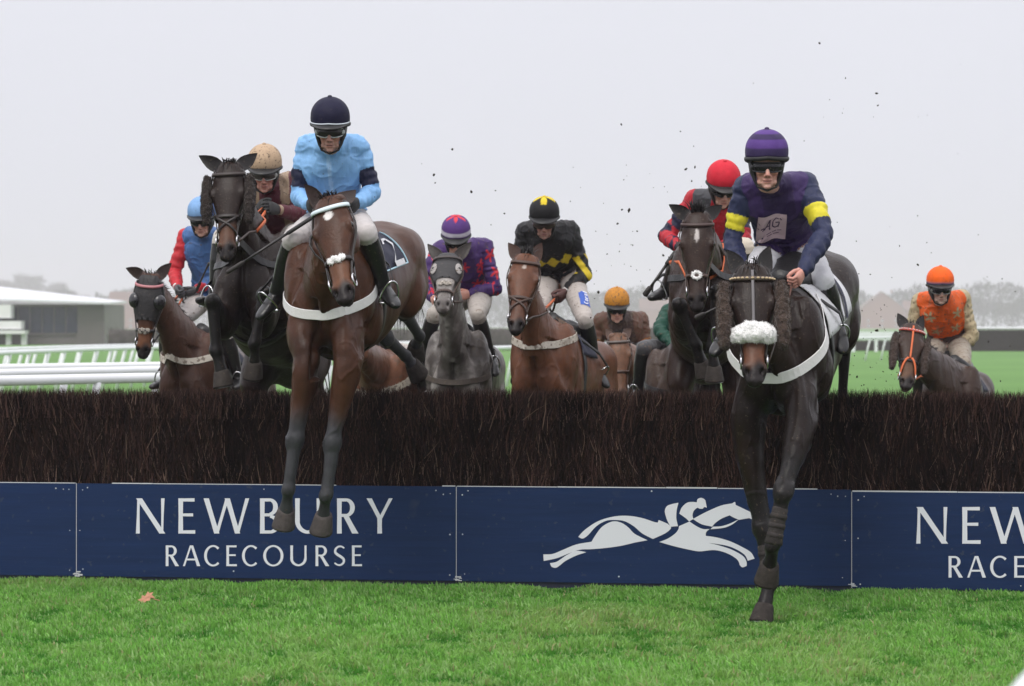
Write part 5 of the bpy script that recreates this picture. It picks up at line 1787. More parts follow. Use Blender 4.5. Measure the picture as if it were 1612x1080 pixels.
    top = [r_[-1] for r_ in rws]; bot = [r_[0] for r_ in rws]
    loop = top + bot[::-1] + [top[0]]
    q.tube(loop, .0042 * hs, 6); 
    for sg, rr_ in ((-1, rws[0]), (1, rws[-1])):
        m_ = rr_[3]
        q.tube([m_ + Yf * .018 - Xr * .012 * sg, m_, hp_(.092 * sg, .015, .008), hp_(.096 * sg, -.06, .012)], [(.010 * hs, .006 * hs), (.017 * hs, .006 * hs), (.014 * hs, .004 * hs), (.012 * hs, .004 * hs)], 8, ref=Zu)
    q.build("goggle_frame", mat("goggle_frame_%d" % int(frm[0] * 99), frm, .3), go)
    # ---- patches printed on cloth
    bvh = BVHTree.FromPolygons([v.co.copy() for v in jm.vertices], [tuple(p.vertices) for p in jm.polygons])
    tf_ = np.isin(used_j, np.where(isT)[0])
    bvh = BVHTree.FromPolygons([v.co.copy() for v in jm.vertices], [tuple(p.vertices) for p in jm.polygons if all(tf_[i] for i in p.vertices)])
    r.jbvh, r.lat, r.sd, r.fr, r.pel, r.ln, r.silks, r.breeches, r.N = bvh, lat, sd, fr, pel, ln, jo, po, N
    r.pbvh = BVHTree.FromPolygons([v.co.copy() for v in pm.vertices], [tuple(p.vertices) for p in pm.polygons])
    bpy.data.meshes.remove(me); bpy.data.meshes.remove(hme)
    # ---- stirrups: irons and leathers belong to the horse
    for i, (an, to, fd, fl_, fu, kn) in enumerate(r.feet):
        q = MB(); c_ = an + fd * .095 - fu * .055
        pts = [c_ + fl_ * .060 * math.cos(a_) + fu * (.0 if a_ < 0 else .145) * math.sin(a_) for a_ in np.linspace(0, math.pi, 16)]
        q.tube(pts, .0065, 8); q.box(c_, fl_ * .060, fd * .016, fu * .004)
        so = q.build("stirrup", STEEL(), h.root)
        sgn = -1 if i == 0 else 1
        q = MB(); tp = c_ + fu * .145; anc = h.L(-.10, .20 * sgn, .26)
        mid_ = vlerp(tp, anc, .5) + h.l * .04 * sgn
        pts = [tp, vlerp(tp, mid_, .5), mid_, vlerp(mid_, anc, .5), anc]
        q.strap(pts, [h.l * sgn] * 5, .024, .005); q.build("stirrup_leather", BLACK(), h.root)
    return r

def reins(h, r, material, width=.018, sag=.02, rubber=None):
    for i in (0, 1):
        q = MB()
        a_, b_ = h.bit[i], r.grips[i]
        sgn = -1 if i == 0 else 1
        pts = []
        for k in range(13):
            t = k / 12; p = vlerp(a_, b_, t) + Vector((0, 0, -sag * math.sin(math.pi * t)))
            # keep outside the neck
            hit_ = h.bvh.find_nearest(p)
            if hit_[0] is not None:
                dv = p - hit_[0]
                if dv.dot(hit_[1]) < .012: p = hit_[0] + hit_[1] * .012
            pts.append(p)
        q.strap(pts, [h.hlat * sgn] * 13, width, .005)
        ro = q.build("rein", material, h.root)
        if rubber:
            q = MB(); q.strap(pts[5:12], [h.hlat * sgn] * 7, width * 1.35, .008); q.build("rein_grip", rubber, ro)
    # the loop that joins the reins behind the hands
    q = MB(); pts = []
    a_, b_ = r.grips
    for k in range(11):
        t = k / 10; pts.append(vlerp(a_, b_, t) + Vector((0, .02, -.10 * math.sin(math.pi * t))))
    q.strap(pts, [Vector((0, -1, .2))] * 11, width, .005); q.build("rein", material, h.root)

def whip(label, p0, p1, r0=.009, r1=.006, flap=True):
    root = empty("whip", p0); tag(root, label, "whip")
    d = (p1 - p0)
    q = MB(); q.tube([p0, vlerp(p0, p1, .02), vlerp(p0, p1, .28), vlerp(p0, p1, .30)], [r0 * .8, r0 * 1.25, r0 * 1.25, r0 * .9], 10); q.build("handle", mat("whip_grip", (.012, .012, .012), .6), root)
    q = MB(); q.tube([vlerp(p0, p1, .29), vlerp(p0, p1, .6), vlerp(p0, p1, .8)], [r0 * .85, r0 * .75, r1], 8); q.build("shaft", mat("whip_shaft", (.016, .014, .013), .35), root)
    q = MB(); q.tube([vlerp(p0, p1, .79), vlerp(p0, p1, .82), vlerp(p0, p1, .98), p1], [r1, (r1 * 2.0, r1 * 1.3), (r1 * 2.2, r1 * 1.3), r1 * .6], 10); q.build("flap", mat("whip_flap", (.022, .018, .016), .6), root)
    return root

def cloth_patch(bvh, c, ex, ey, nrm, mat_, name, parent, nx_=10, ny_=8, off=.004, poly=None):
    """a printed patch that follows the cloth; ex, ey half extents"""
    q = MB(); rows = []
    def put(p, o):
        hh = bvh.ray_cast(p + nrm * .25, -nrm, .5)
        if hh[0] is not None and (hh[0] - p).length < .07: return hh[0] + nrm * o
        hh = bvh.find_nearest(p)
        return hh[0] + hh[1] * o
    if poly is None:
        for j in range(ny_ + 1):
            rows.append([put(c + ex * (2 * i / nx_ - 1) + ey * (2 * j / ny_ - 1), off) for i in range(nx_ + 1)])
        q.rings(rows, caps=False, closed=False)
    else:
        for k, seg in enumerate(poly):
            pts = [put(c + ex * x + ey * y, off + .0004 * k) for x, y in seg]
            q.add(pts, [tuple(range(len(pts)))])
    return q.build(name, mat_, parent, smooth=False)

def stroke_quads(pts, w):
    out = []
    for (x0, y0), (x1, y1) in zip(pts[:-1], pts[1:]):
        dx, dy = x1 - x0, y1 - y0; l = math.hypot(dx, dy) or 1; nx_, ny_ = -dy / l * w / 2, dx / l * w / 2
        out.append([(x0 + nx_, y0 + ny_), (x1 + nx_, y1 + ny_), (x1 - nx_, y1 - ny_), (x0 - nx_, y0 - ny_)])
    return out
# ================================================================== THE FIELD
wool_white = mat("white_wool", (.86, .85, .84), .95, bump=.35, bscale=110, sheen=.3, var=.05)
wool_dirty = mat("muddy_white_wool", (.45, .41, .36), .95, bump=.6, bscale=70, sheen=.3, mud=.6, var=.15)
wool_brown = mat("brown_wool", (.060, .038, .028), .95, bump=.6, bscale=70, sheen=.35, var=.25, vscale=30)
wool_black = mat("dark_wool", (.035, .024, .019), .95, bump=.6, bscale=70, sheen=.3, var=.25, vscale=30)
white_web = mat("white_webbing", (.72, .71, .70), .6, bump=.15, bscale=60, var=.05)
dirty_web = mat("muddy_webbing", (.55, .50, .43), .8, bump=.3, bscale=50, var=.15, mud=.75, mudcol=(.16, .12, .09), mscale=30)
orange_rubber = mat("orange_rubber", (.62, .13, .035), .55, bump=.2, bscale=70)
navy_cloth = mat("navy_cloth", (.010, .012, .035), .7, bump=.15, bscale=60)
white_cloth = mat("white_cloth", (.66, .66, .68), .7, bump=.15, bscale=60, mud=.2)
pale_trim = mat("pale_blue_trim", (.42, .62, .72), .5)
black_hood = mat("black_hood", (.016, .015, .016), .55, bump=.25, bscale=50, var=.25, mud=.35, mudcol=(.07, .055, .045))

def full(c):
    return lambda az, t, x, y, z: c
def A(c, n):
    return np.repeat(np.array([c], float), n, 0)
def is_arm(nm): return np.char.startswith(nm, "uarm") | np.char.startswith(nm, "farm")
ua = lambda nm: np.char.startswith(nm, "uarm")
fa_ = lambda nm: np.char.startswith(nm, "farm")

GALLOP_F = [[('L', .14, -.18, -.32), ('L', .46, -.17, -.58), ('L', .42, -.17, -.85), ('L', .40, -.17, -.99)], [('L', .10, .18, -.34), ('L', .34, .17, -.68), ('L', .12, .17, -.80), ('L', .02, .17, -.70)]]
GALLOP_H = [[('L', -.75, -.2, -.30), ('L', -1.08, -.17, -.60), ('L', -.92, -.16, -.94), ('L', -.84, -.16, -1.06)], [('L', -.72, .2, -.31), ('L', -1.0, .17, -.64), ('L', -.80, .16, -.95), ('L', -.71, .16, -1.06)]]
PUSH_H = [[('L', -.80, -.2, -.34), ('L', -1.22, -.17, -.56), ('L', -1.40, -.16, -.89), ('L', -1.38, -.16, -1.03)], [('L', -.82, .2, -.33), ('L', -1.26, .17, -.52), ('L', -1.50, .16, -.82), ('L', -1.50, .16, -.97)]]

BAY = dict(base=(.066, .026, .0135), dark=(.024, .011, .007), light=(.115, .048, .025), tan=(.13, .055, .028), points=(.042, .043, .047), hair=(.010, .008, .008), mud=.15)

# ---------------------------------------------------------------- 1: bay with the light blue rider, coming down
h1 = make_horse("tall bay racehorse in mid-air with straight forelegs, white star and white breast girth",
    (531, 468, 15.35), 12, -7, (520, 326, 14.45), (544, 476), s=1.06, face_yaw=-2,
    fore=[[(486, 566, -1), (465, 692, -1), (454, 771, -1), (450, 806, 1)], [(548, 570, -1), (524, 697, -1), (513, 780, -1), (509, 814, 1)]],
    hind=[[('L', -.84, -.2, -.14), ('P', 606, 530, 16.6), ('P', 638, 560, 16.86), ('P', 650, 575, 16.92)], [('L', -.86, .2, -.10), ('P', 636, 490, 16.75), ('P', 660, 528, 17.0), ('P', 655, 545, 17.1)]],
    ears=[(479, 290), (560, 299)],
    coat=dict(BAY, marks=[(.15, .0, .030, .026, (.62, .60, .58))], pale_hoof=True, point_level=.50, tuft=(.01, .04), forelock=90, fringe=.1),
    tack=dict(browband=(.62, .72, .76), nb_t=.60, pad=dict(t=.60, mat=wool_white), breast=dict(z=-.05, w=.056, mat=white_web, rise=.26), girth=BLACK(),
              cloth=dict(mat=navy_cloth, trim=pale_trim, digit="2", ink=white_cloth, sides=(1,), dx=-.42, dw=.22, da=48, dh=36, a=66, x0=-.58, x1=-.10), leather=mat("black_bridle", (.020, .014, .012), .4)), voxel=.0095)
r1 = make_rider("rider in light blue silks with navy armbands and navy cap, on the high bay horse", h1,
    (518, 236, 15.55), (520, 206, 15.35), [(486, 231, 15.65), (565, 231, 15.65)], [[(471, 308, -1), (487, 322, -1)], [(587, 303, -1), (562, 319, -1)]], hips=(532, 345, 15.9),
    legs=[dict(knee=(462, 376, 15.15), ankle=(432, 470, 15.5), toe=(405, 497, 15.35)), dict(knee=(577, 368, 15.0), ankle=(605, 452, 15.22), toe=(625, 478, 15.05))],
    silk=lambda nm, bt, tt, tx, tf, co: np.where((ua(nm) & (bt > .48) & (bt < .84))[:, None], A((.014, .016, .042), len(nm)), np.where((tf > .0)[:, None] & (np.abs(tx) < .012)[:, None] & (tt > .55)[:, None], A((.36, .58, .86), len(nm)), A((.23, .45, .76), len(nm)))),
    cap=dict(col=full((.012, .012, .034)), button=(.012, .012, .034), rim=(.55, .60, .66), mud=.05), mud=.08, skin=(.47, .27, .215), stubble=.5, goggles=dict(frame=(.42, .45, .45), lens=(.02, .018, .018)), face_pitch=14, collar=(.24, .46, .77),
    breech=(.46, .43, .42), voxel=.0075)
reins(h1, r1, BLACK(), rubber=mat("rein_rubber", (.02, .018, .018), .6))

# ---------------------------------------------------------------- 8: dark bay landing, purple rider
h8 = make_horse("near-black racehorse landing on one foreleg with broad white sheepskin noseband",
    (1233, 552, 14.45), 16, -13.5, (1184, 434, 13.75), (1188, 604), s=1.06, face_yaw=-12,
    fore=[[(1178, 700, -1), (1200, 832, -1), (1213, 915, 1), (1203, 957, -1)], [(1262, 668, -1), (1234, 772, -1), (1217, 858, -1), (1211, 892, 1)]],
    hind=[[('L', -.78, -.2, -.30), ('L', -1.22, -.17, -.42), ('L', -1.45, -.17, -.72), ('L', -1.52, -.17, -.85)], [('L', -.90, .2, -.10), ('P', 1330, 545, 16.05), ('P', 1326, 636, 16.2), ('P', 1338, 656, 16.22)]],
    ears=[(1143, 393), (1212, 387)],
    coat=dict(base=(.015, .0080, .0058), dark=(.0055, .0038, .0034), light=(.030, .0155, .0105), tan=(.135, .055, .030), points=(.014, .0125, .0125), hair=(.009, .008, .008), mud=.3, point_level=.35, forelock=70, fringe=.6),
    tack=dict(browband=(.06, .04, .03), beads=("brass", (.55, .42, .25)), nb_t=.60, wool=dict(t=.585, r=.046, span=80, mat=wool_white), cheeks=dict(t0=.08, t1=.68, r=.042, x=.138, mat=wool_brown), breast=dict(z=-.04, w=.060, mat=white_web, rise=.44),
              cloth=dict(mat=white_cloth, digit="7", ink=navy_cloth, sides=(1,), dx=-.46, dw=.26, da=55, dh=46, a=80, x0=-.66, x1=-.02), leather=mat("black_bridle"), facestrap=mat("grey_strap", (.13, .12, .125), .5)), voxel=.0095)
def gaiter(h, i, mt):
    sh, el, kn, fe, to = h.fore[i]
    q = MB(); a, b = vlerp(kn, fe, .30), vlerp(kn, fe, 1.0)
    q.tube([vlerp(a, b, t) for t in (0, .05, .3, .7, .95, 1)], [(.038, .045), (.045, .052), (.043, .051), (.044, .051), (.052, .057), (.045, .048)], 18, ref=h.l)
    for t in (.25, .5, .75):
        c = vlerp(a, b, t); ax = (b - a).normalized()
        q.tube([c - ax * .014, c - ax * .012, c + ax * .012, c + ax * .014], [(.043, .050), (.0475, .0545), (.0475, .0545), (.043, .050)], 18, ref=h.l)
    q.build("leg_boot", mt, h.root)
gm_ = mat("brown_neoprene", (.022, .017, .0155), .8, bump=.3, bscale=60, mud=.35)
gaiter(h8, 0, gm_); gaiter(h8, 1, gm_)
PURP = (.050, .022, .115); NAVY8 = (.022, .028, .070)
def silk8(nm, bt, tt, tx, tf, co):
    c = A(NAVY8, len(nm))
    tor = (nm == "torso") & (np.abs(tx) < .150) | (nm == "neck")
    c = np.where(tor[:, None], A((.030, .016, .068), len(nm)), c)
    c = np.where(((nm == "torso") & (tt > .72) & (np.abs(tx) > .09))[:, None], A((.045, .024, .10), len(nm)), c)
    return np.where((ua(nm) & (bt > .52) & (bt < .80))[:, None], A((.66, .58, .035), len(nm)), c)
def cap8(az, t, x, y, z):
    return (.095, .045, .215) if (.22 < t < .46 or .66 < t < .86) else (.040, .026, .085)
r8 = make_rider("rider in navy and purple silks with yellow armbands and purple hooped cap, bare-handed", h8,
    (1221, 294, 14.7), (1207, 262, 14.42), [(1174, 296, 14.8), (1269, 291, 14.8)], [[(1152, 378, -1), (1168, 430, -1)], [('P', 1298, 366, 14.55), ('P', 1263, 428, 14.28)]], hips=(1238, 392, 15.1),
    legs=[dict(knee=(1176, 444, 14.4), ankle=(1142, 525, 14.8), toe=(1124, 550, 14.65)), dict(knee=(1296, 440, 14.55), ankle=(1318, 506, 14.72), toe=(1327, 548, 14.6))],
    silk=silk8, cap=dict(col=cap8, button=(.05, .03, .10), mud=.0, peak=False), mud=.04, goggles=dict(n="black"), face_yaw=3, face_pitch=8, gloves=None, cuff=(.008, .008, .010), collar=(.030, .016, .068), skin=(.56, .31, .25), voxel=.0075, hs=1.03, breech=(.55, .55, .58))
reins(h8, r8, BROWN(), rubber=mat("brown_rein_rubber", (.10, .035, .02), .6))
# ---------------------------------------------------------------- 2: dark horse rising over the fence, maroon rider
NB = dict(base=(.018, .0105, .0080), dark=(.007, .0050, .0045), light=(.034, .019, .0135), points=(.011, .0100, .0100), hair=(.009, .008, .008))
h2 = make_horse("dark racehorse high over the fence, knees tucked, brown sheepskin cheekpieces",
    (407, 458, 17.2), 9, 24, (361, 270, 16.5), (357, 408), s=1.02, face_yaw=-4,
    fore=[[(354, 512, -1), (335, 476, -1), (341, 552, 1), (349, 588, 1)], [(414, 510, -1), (416, 464, -1), (401, 540, 1), (400, 574, 1)]], hind=PUSH_H,
    ears=[(313, 245), (405, 241)],
    coat=dict(NB, tan=(.115, .052, .030), mud=.35, point_level=.3, forelock=110, fringe=.3, tuft=(.01, .04)),
    tack=dict(browband=(.03, .02, .018), nb_t=.55, cheeks=dict(t0=.06, t1=.60, r=.036, x=.130, mat=wool_black), breast=dict(z=.0, w=.05, mat=BLACK(), rise=.3), cloth=dict(mat=navy_cloth), leather=mat("black_bridle"), grackle=True))
MAR = (.085, .018, .028)
def silk2(nm, bt, tt, tx, tf, co):
    c = A(MAR, len(nm))
    strap_ = (nm == "torso") & (np.abs(np.abs(tx) - .105) < .030) & (tt > .35)
    return np.where(strap_[:, None], A((.30, .215, .145), len(nm)), c)
r2 = make_rider("rider in maroon silks with tan braces and mud-spotted tan cap", h2,
    (424, 293, 17.75), (417, 273, 17.6), [(393, 292, 17.9), (461, 287, 17.9)], [[(386, 352, -1), (407, 330, -1)], [(473, 338, -1), (437, 330, -1)]], hips=(440, 372, 18.1),
    silk=silk2, cap=dict(col=full((.46, .33, .22)), button=(.46, .33, .22), mud=.55), mud=.45, skin=(.50, .25, .20), goggles=dict(frame=(.45, .45, .43), lens=(.06, .05, .045), n="smoke"), face_pitch=18, breech=(.55, .52, .48), cuff=(.30, .215, .145))
reins(h2, r2, BROWN(), rubber=orange_rubber)

# ---------------------------------------------------------------- 3: bay in a black hood, red and blue rider
h3 = make_horse("bay racehorse in a black hood with round eye cups, farthest left",
    (312, 592, 20.9), 16, 8, (236, 442, 20.0), (225, 562), s=.99, face_yaw=-10, fore=GALLOP_F, hind=GALLOP_H, ears=[(198, 422), (270, 414)],
    coat=dict(BAY, base=(.060, .027, .017), mud=.3, tan=(.15, .062, .03), forelock=40),
    tack=dict(hood=dict(mat=black_hood, cups=True, to=.56), browband=(.50, .20, .22), nb_t=.66, pad=dict(t=.66, mat=wool_dirty), breast=dict(z=.06, w=.055, mat=dirty_web, rise=.36), leather=BLACK(), cloth=dict(mat=navy_cloth)))
RED, BLU3 = (.50, .030, .040), (.070, .155, .36)
r3 = make_rider("rider with red sleeves, blue body and light blue cap, farthest left", h3,
    (322, 374, 21.3), (318, 348, 21.1), [(292, 371, 21.4), (350, 373, 21.4)], [[(275, 428, -1), (279, 453, -1)], [(354, 432, -1), (309, 455, -1)]], hips=(338, 462, 21.6),
    silk=lambda nm, bt, tt, tx, tf, co: np.where((is_arm(nm) & (bt > -.1))[:, None], A(RED, len(nm)), A(BLU3, len(nm))),
    cap=dict(col=lambda az, t, x, y, z: (.20, .36, .62) if (az < 20 or az > 200) else (.06, .10, .22), button=(.20, .36, .62), mud=.1), mud=.3, goggles=dict(n="black"), face_pitch=14, face_yaw=4, gloves=(.06, .06, .065), cuff=(.6, .6, .6), breech=(.45, .42, .40))
reins(h3, r3, BLACK(), rubber=orange_rubber)

# ---------------------------------------------------------------- 4: grey, purple rider with red stars
h4 = make_horse("grey racehorse in a black hood with pale eye patches, nose poked out",
    (724, 590, 20.3), 5, 6, (705, 410, 19.5), (697, 490), s=1.0, face_yaw=-2, fore=GALLOP_F, hind=GALLOP_H, ears=[(673, 384), (742, 381)],
    coat=dict(base=(.150, .137, .128), dark=(.040, .034, .031), light=(.40, .375, .355), points=(.03, .027, .026), hair=(.05, .045, .042), muzzle=(.12, .105, .10), face=(.34, .315, .295), dapple=(.33, .305, .29), neckdark=(.060, .050, .044), mud=.38, forelock=0),
    tack=dict(hood=dict(mat=black_hood, to=.50, eyering=mat("pale_mesh", (.33, .31, .295), .8, mud=.7, var=.25, vscale=60, bump=.3, bscale=80)), browband=(.04, .03, .028), nb_t=.70, pad=dict(t=.56, mat=wool_dirty), breast=dict(z=-.10, w=.045, mat=mat("dark_breast_strap", (.07, .055, .045), .7, mud=.6), rise=.30), leather=BROWN(), cloth=dict(mat=white_cloth, digit="4", ink=navy_cloth, sides=(1,), dx=-.42, dw=.22, da=62, dh=40)))
STARS = [(.55, -.07), (.80, .02), (.45, .09), (.62, .15), (.30, -.02), (.86, -.13), (.75, .15), (.3, .13)]
def star_mask(u, v, cu, cv, r):
    a_ = np.arctan2(v - cv, u - cu); d = np.hypot(u - cu, v - cv)
    return d < r * (.62 + .38 * np.cos(5 * a_))
def silk4(nm, bt, tt, tx, tf, co):
    c = A((.060, .028, .125), len(nm)); m = np.zeros(len(nm), bool)
    for t, x in STARS: m |= (nm == "torso") & (tf > -.02) & star_mask(tx, tt * .5, x, t * .5, .046)
    for i, k in (("0", 1), ("1", -1)):
        for b_, o in ((.20, .0), (.62, .03), (.95, -.02)):
            m |= (nm == "uarm" + i) & star_mask(bt * .3, (co[:, 2] - co[:, 2].mean()) * .0 + tx - (.24 if i == "1" else -.24), b_ * .3, o, .05)
        for b_ in (.35, .8): m |= (nm == "farm" + i) & star_mask(bt * .26, tx - (.25 if i == "1" else -.25), b_ * .26, .0, .045)
    return np.where(m[:, None], A((.60, .035, .055), len(nm)), c)
def cap4(az, t, x, y, z):
    if t < .20: return (.55, .52, .60) if t > .07 else (.08, .035, .15)
    a_ = math.radians(az); d = math.hypot(x, y + .012); 
    if d < .085 * (.60 + .40 * math.cos(5 * math.atan2(x, y + .012))): return (.62, .05, .07)
    return (.085, .036, .17)
r4 = make_rider("rider in purple silks with red stars and a white-banded purple cap, on the grey", h4,
    (724, 392, 20.85), (718, 378, 20.5), [(691, 394, 20.95), (763, 390, 20.95)], [[(671, 446, -1), (681, 470, -1)], [(780, 455, -1), (740, 463, -1)]], hips=(742, 478, 21.3),
    legs=[dict(knee=(684, 495, 20.2), ankle=(662, 565, 20.5), toe=(650, 590, 20.35)), dict(knee=(752, 496, 20.2), ankle=(773, 566, 20.5), toe=(781, 590, 20.3))],
    silk=silk4, cap=dict(col=cap4, button=(.62, .05, .07), mud=.1), mud=.35, goggles=dict(n="black"), face_pitch=26, gloves=None, cuff=(.05, .05, .055), breech=(.36, .325, .29))
reins(h4, r4, BROWN())

# ---------------------------------------------------------------- 5: chestnut bay, black and yellow rider
h5 = make_horse("bright bay racehorse with muddy white breast girth, carrying the black and yellow rider",
    (866, 584, 19.4), 16, 7, (828, 412, 18.7), (811, 524), s=1.02, face_yaw=-13, fore=GALLOP_F, hind=GALLOP_H, ears=[(800, 382), (853, 382)],
    coat=dict(base=(.125, .049, .025), dark=(.048, .020, .012), light=(.21, .088, .045), points=(.02, .017, .016), hair=(.030, .020, .015), mud=.35, marks=[(.14, 0, .022, .016, (.45, .38, .33))], forelock=120, tuft=(.03, .10), fringe=.05, tan=(.10, .045, .028)),
    tack=dict(browband=(.06, .03, .02), nb_t=.56, breast=dict(z=.14, w=.055, mat=dirty_web, rise=.34), leather=BROWN(), cloth=dict(mat=navy_cloth), grackle=True))
YEL = (.66, .50, .030)
def silk5(nm, bt, tt, tx, tf, co):
    c = A((.014, .014, .015), len(nm))
    yv = (tt - .58) * .5
    dia = (nm == "torso") & (tf > 0) & ((np.abs(((tx + .055) % .11) - .055) / .055 + np.abs(yv) / .062) < 1.0)
    hoop = np.zeros(len(nm), bool)
    for i in ("0", "1"):
        p = np.arctan2(co[:, 1] - co[:, 1].mean(), co[:, 0] - co[:, 0].mean())
        hoop |= (nm == "uarm" + i) & (bt > .55) & (np.abs(bt - .80) < .22 * (1 - .0)) & ((np.floor(co[:, 0] * 18 + co[:, 2] * 13) % 2) == 0)
        hoop |= (nm == "farm" + i) & (bt < .32) & ((np.floor(co[:, 0] * 18 + co[:, 2] * 13) % 2) == 0)
    return np.where((dia | hoop)[:, None], A(YEL, len(nm)), c)
def cap5(az, t, x, y, z):
    return YEL if (t > .55 and (abs(((az + 45) % 90) - 45) < 42 * (t - .35) / .65)) else (.014, .014, .015)
r5 = make_rider("rider in black silks with yellow diamonds and a black and yellow cap, in the middle", h5,
    (863, 367, 20.15), (857, 350, 20.0), [(827, 362, 20.3), (899, 362, 20.3)], [[(815, 428, -1), (848, 466, -1)], [(921, 432, -1), (890, 460, -1)]], hips=(884, 446, 20.7),
    legs=[dict(knee=(842, 505, 19.7), ankle=(818, 585, 20.1), toe=(806, 603, 19.9)), dict(knee=(921, 503, 19.7), ankle=(938, 582, 20.0), toe=(954, 600, 19.9))],
    silk=silk5, cap=dict(col=cap5, button=YEL, mud=.05), mud=.25, skin=(.44, .25, .20), stubble=.6, goggles=dict(n="brown", frame=(.05, .05, .05), lens=(.05, .035, .03)), face_pitch=18, face_yaw=3, gloves=(.085, .035, .030), cuff=(.55, .52, .50), breech=(.40, .36, .33))
reins(h5, r5, BROWN(), rubber=orange_rubber)
# blue side panel with white lettering on his breeches
blue_p = mat("blue_print", (.030, .095, .42), .6, bump=.1); white_p = mat("white_print", (.72, .73, .78), .6)
_kn, _c = P(921, 503, 19.7), P(921, 452, 19.7)
_hn = r5.pbvh.find_nearest(vlerp(_kn, P(924, 430, 20.1), .50)); _cen = _hn[0]; _nr = (_hn[1] + Vector((.3, -.6, 0))).normalized()
_ax = (P(926, 425, 20.2) - _kn).normalized(); _ey = (_ax - _nr * _ax.dot(_nr)).normalized(); _ex = _ey.cross(_nr); 
if _ex.x < 0: _ex = -_ex
bp_ = cloth_patch(r5.pbvh, _cen, _ex * .042, _ey * .115, _nr, blue_p, "print_panel", r5.breeches)
def lett(ch):
    ring = lambda cx, cy, rx, ry, a0, a1: [(cx + rx * math.cos(R(a0 + (a1 - a0) * k / 12)), cy + ry * math.sin(R(a0 + (a1 - a0) * k / 12))) for k in range(13)]
    return {"C": [ring(.5, .5, .42, .45, 50, 310)], "o": [ring(.5, .36, .38, .34, 0, 360)], "r": [[(.2, 0), (.2, .7)], ring(.55, .40, .35, .28, 170, 50)], "a": [ring(.45, .34, .35, .32, 0, 360), [(.82, .68), (.82, 0)]], "l": [[(.5, 0), (.5, 1)]]}[ch]
polys = []
for i, chx in enumerate("Coral"):
    for stq in lett(chx):
        # reading up the thigh
        pts = [(-(y - .45) * .85, -.86 + (i + x * .8) * .36) for x, y in stq]
        polys += [[(px_, py_) for px_, py_ in qd] for qd in stroke_quads(pts, .11)]
cloth_patch(r5.pbvh, _cen, _ex * .042, _ey * .115, _nr, white_p, "lettering", r5.breeches, off=.0075, poly=polys)

# ---------------------------------------------------------------- 6: light chestnut low behind, tan and brown rider
h6 = make_horse("light chestnut racehorse low behind the bright bay, head just above the fence",
    (1006, 612, 23.4), 6, 2, (973, 534, 22.6), (979, 632), s=.96, face_yaw=-4, fore=GALLOP_F, hind=GALLOP_H, ears=[(953, 518), (994, 517)],
    coat=dict(base=(.15, .072, .042), dark=(.075, .036, .023), light=(.21, .11, .066), points=(.05, .03, .022), hair=(.10, .055, .03), mud=.6, muzzle=(.06, .04, .035), forelock=60),
    tack=dict(browband=(.12, .10, .09), nb_t=.55, leather=BROWN(), cloth=dict(mat=navy_cloth), breast=dict(z=-.02, w=.05, mat=BROWN(), rise=.3)))
def silk6(nm, bt, tt, tx, tf, co):
    c = A((.105, .050, .034), len(nm))
    hoops = fa_(nm) & (np.floor(bt * 6) % 2 == 0) | ua(nm) & (bt > .55) & (np.floor(bt * 7) % 2 == 0)
    c = np.where(hoops[:, None], A((.34, .125, .028), len(nm)), c)
    return np.where(((nm == "torso") & (np.abs(tx) < .12))[:, None], A((.055, .034, .030), len(nm)), c)
r6 = make_rider("mud-covered rider in brown silks with orange-hooped sleeves and an orange-tan cap", h6,
    (976, 503, 24.1), (971, 486, 24.0), [(945, 505, 24.3), (1008, 502, 24.3)], [[(938, 556, -1), (962, 578, -1)], [(1020, 556, -1), (990, 572, -1)]], hips=(992, 565, 24.6),
    silk=silk6, cap=dict(col=full((.47, .20, .030)), button=(.47, .20, .03), mud=.55), mud=.75, goggles=dict(n="black"), face_pitch=16, gloves=(.45, .43, .42), breech=(.52, .46, .42))
reins(h6, r6, BROWN())

# ---------------------------------------------------------------- 7: dark bay rising, red-capped rider
h7 = make_horse("dark bay racehorse rising over the fence with white wool ring on its nose",
    (1112, 472, 17.5), 5, 20, (1098, 348, 16.6), (1097, 488), s=1.0, face_yaw=2,
    fore=[[(1078, 520, -1), (1070, 482, -1), (1094, 540, 1), (1104, 572, 1)], [(1134, 508, -1), (1129, 462, -1), (1122, 545, 1), (1124, 580, 1)]], hind=PUSH_H, ears=[(1053, 322), (1137, 323)],
    coat=dict(NB, base=(.030, .0165, .0125), mud=.35, point_level=.35, marks=[(.20, 0, .045, .014, (.55, .50, .48))], forelock=240, tuft=(.03, .11), fringe=.0),
    tack=dict(browband=(.05, .025, .022), nb_t=.64, pad=dict(t=.64, mat=wool_white, ring=True), leather=BROWN(), cloth=dict(mat=white_cloth), breast=dict(z=.0, w=.05, mat=BLACK(), rise=.3)))
def silk7(nm, bt, tt, tx, tf, co):
    c = A((.42, .022, .034), len(nm))
    ch = is_arm(nm) & (bt > .45) & (((np.floor(bt * 4) + np.floor(co[:, 0] * 12)) % 2) == 0)
    c = np.where(ch[:, None], A((.020, .022, .050), len(nm)), c)
    vest = (nm == "torso") & (np.abs(tx) > .055) & (tt > .45)
    return np.where(vest[:, None], A((.062, .064, .072), len(nm)), c)
r7 = make_rider("rider in red and navy silks with grey vest and plain red cap", h7,
    (1132, 317, 18.1), (1138, 297, 17.9), [(1094, 313, 18.2), (1164, 318, 18.2)], [[(1050, 372, -1), (1068, 388, -1)], [(1170, 378, -1), (1136, 388, -1)]], hips=(1118, 400, 18.5),
    legs=[dict(knee=(1070, 410, 17.6), ankle=(1048, 455, 18.0), toe=(1026, 464, 17.85)), {}],
    silk=silk7, cap=dict(col=full((.56, .022, .040)), button=(.56, .022, .04), mud=.0), mud=.15, goggles=dict(n="black"), face_pitch=26, face_yaw=-6, breech=(.50, .44, .36))
reins(h7, r7, BROWN(), rubber=orange_rubber)

